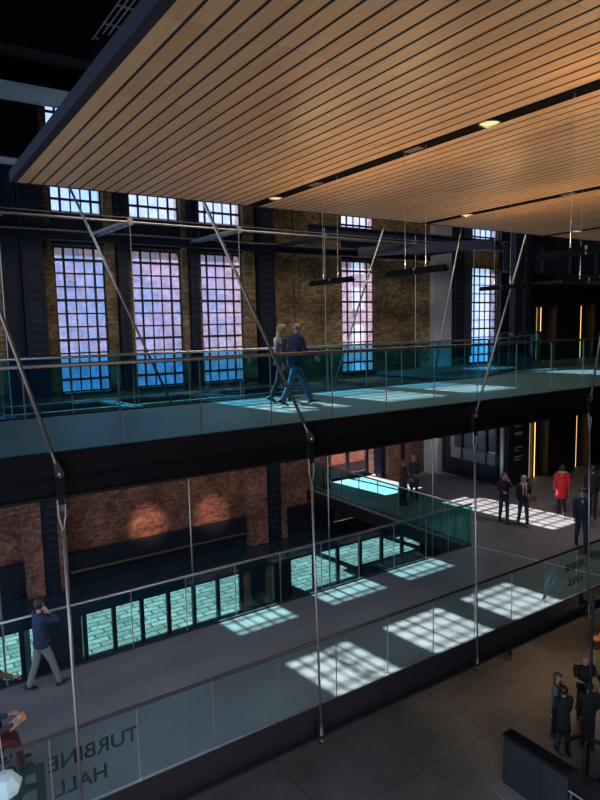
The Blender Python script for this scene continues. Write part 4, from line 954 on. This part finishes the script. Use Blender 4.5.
# hall floor group
person('woman in grey top with fair hair on the hall floor', 13.35, 8.8, ZG, -70, 1.66, ((2, 2), (-2, 2)), ((20, 8, 70, 10), (15, 8, 80, 20)), 'c_lgrey', 'c_black', hair='brown_hair', long=True)
person('person in long black coat with back turned, by the parapet', 12.95, 8.35, ZG, 60, 1.66, ((6, 4), (-6, 6)), ((8, 8, 25, 0), (8, 8, 25, 0)), 'c_black', 'c_djeans', hair='dark_hair', coat=.35)
person('bald man in black short sleeved shirt on the hall floor', 14.45, 8.75, ZG, -125, 1.80, ((3, 2), (-3, 2)), ((12, 14, 30, 0), (30, 10, 70, 30)), 'c_black', 'c_black', bald=True, hair=None, short_sleeve=True, wide=1.2, nod=25)
person('person all in black facing away before the bald man', 13.6, 8.1, ZG, 50, 1.66, ((4, 2), (-4, 2)), ((6, 12, 25, 0), (6, 12, 25, 0)), 'c_black', 'c_black', hair='dark_hair', wide=1.15)
person('distant figure in black whose legs show under the lower bridge', 15.5, 11.9, ZG, 170, 1.75, ((4, 2), (-4, 2)), None, 'c_black', 'c_black', hair='dark_hair')

def area(name, loc, rot, sx, sy, e, col):
    L = bpy.data.lights.new(name, 'AREA'); L.shape = 'RECTANGLE'; L.size = sx; L.size_y = sy; L.energy = e; L.color = col
    o = bpy.data.objects.new(name, L); C.objects.link(o); o.location = loc; o.rotation_euler = rot; return o
# added fill areas, not known lamps, above the timber ceiling and under the slabs
area('hall_fill', (9, 11.5, 7.5), (math.radians(25), 0, 0), 14, 1.2, 650, (1, .86, .70))
area('hall_fill', (3, 3.0, 8.5), (math.radians(10), 0, 0), 8, 3, 300, (.85, .92, 1))
area('gallery_fill', (2.5, .2, -1.95), (0, 0, 0), 7, 1.5, 800, (.76, .87, 1))
area('gallery_fill', (3, 10.5, -2.25), (0, 0, 0), 14, .5, 45, (1, .88, .80))
struct(bx('floor_gallery', 'deck', (-6, 9, -7, 1.0, -1.85, ZU)))
for tx, tz in ((7.45, -7.0), (10.0, -7.1)):  # added spots for the warm glow on the lower brick, no fitting there
    L = bpy.data.lights.new('brick_glow_spot', 'SPOT'); L.energy = 2900; L.color = (1, .62, .42); L.spot_size = .17; L.spot_blend = .9; L.shadow_soft_size = .04
    o = bpy.data.objects.new('brick_glow_spot', L); C.objects.link(o); o.location = (tx-.6, 12.2, -2.35); o.rotation_euler = (Vector((tx, YW, tz))-o.location).to_track_quat('-Z', 'Y').to_euler()
L = bpy.data.lights.new('shop_fill', 'POINT'); L.energy = 90; L.color = (.9, .92, 1); L.shadow_soft_size = .2  # added point that brightens the shop interior, no known lamp
o = bpy.data.objects.new('shop_fill', L); C.objects.link(o); o.location = (XS+.6, 18.8, -3.4)
L = bpy.data.lights.new('kiosk_fill', 'POINT'); L.energy = 9; L.color = (1, .75, .4); L.shadow_soft_size = .1  # added fill to brighten the yellow kiosk wall
o = bpy.data.objects.new('kiosk_fill', L); C.objects.link(o); o.location = (17.4, 7.6, -8.6)
for x, y, e in ((17.5, 11.5, 150), (22.5, 13.0, 100)):  # added fill spots over the lower landing, without real fittings
    L = bpy.data.lights.new('landing_fill', 'SPOT'); L.energy = e; L.color = (1, .88, .78); L.spot_size = 2.3; L.spot_blend = .8; L.shadow_soft_size = .15
    o = bpy.data.objects.new('landing_fill', L); C.objects.link(o); o.location = (x, y, -2.2)
for x, y, e in ((16.5, 10.0, 120), (13.2, 10.5, 50), (21, 13.5, 60)):  # added warm fill for the hall floor at right, source not known
    L = bpy.data.lights.new('soffit_fill', 'SPOT'); L.energy = e; L.color = (1, .66, .36); L.spot_size = 1.9; L.spot_blend = .8; L.shadow_soft_size = .1
    o = bpy.data.objects.new('soffit_fill', L); C.objects.link(o); o.location = (x, y, -7.4)
# ------------------------------------------------------------------ camera, sun, sky
cam = bpy.data.cameras.new('camera'); co = bpy.data.objects.new('camera', cam); C.objects.link(co)
Rm = Matrix(((0.8324699877121124, 0.08149443037602785, -0.548044138164329), (-0.5536700670872406, 0.08477245046311818, -0.8284099760710808), (-0.021051754563593726, 0.993062077344697, 0.11569154752888947)))
co.matrix_world = Rm.to_4x4(); cam.sensor_fit = 'HORIZONTAL'; cam.sensor_width = 36; cam.lens = 36*625.4/600; cam.clip_end = 300; cam.clip_start = .05
sc = bpy.context.scene; sc.camera = co
sun = bpy.data.lights.new('sun', 'SUN'); sun.energy = 25; sun.angle = .009; sun.color = (1, .93, .84)
so = bpy.data.objects.new('sun', sun); C.objects.link(so)
so.rotation_euler = Vector((.12, -1, -.935)).to_track_quat('-Z', 'Y').to_euler(); so.location = (8, 40, 25)
w = bpy.data.worlds.new('sky'); sc.world = w; w.use_nodes = True; nt = w.node_tree
for n_ in list(nt.nodes): nt.nodes.remove(n_)
out = nt.nodes.new('ShaderNodeOutputWorld'); bg = nt.nodes.new('ShaderNodeBackground')
tc = nt.nodes.new('ShaderNodeTexCoord'); sp_ = nt.nodes.new('ShaderNodeSeparateXYZ'); rp = nt.nodes.new('ShaderNodeValToRGB')
nt.links.new(tc.outputs['Generated'], sp_.inputs[0]); nt.links.new(sp_.outputs[2], rp.inputs[0]); nt.links.new(rp.outputs[0], bg.inputs[0]); nt.links.new(bg.outputs[0], out.inputs[0])
rp.color_ramp.elements[0].position = 0; rp.color_ramp.elements[0].color = (.62, .78, .95, 1); rp.color_ramp.elements[1].position = .7; rp.color_ramp.elements[1].color = (.16, .36, .85, 1)
bg.inputs[1].default_value = 1.1
vs = sc.view_settings; vs.view_transform = 'Standard'; vs.look = 'None'; vs.gamma = 1; vs.exposure = .35; vs.use_curve_mapping = False
cy = sc.cycles; cy.max_bounces = 10; cy.transparent_max_bounces = 24; cy.diffuse_bounces = 4; cy.glossy_bounces = 4; cy.use_denoising = True
cy.sample_clamp_indirect = 6; cy.caustics_reflective = False; cy.caustics_refractive = False
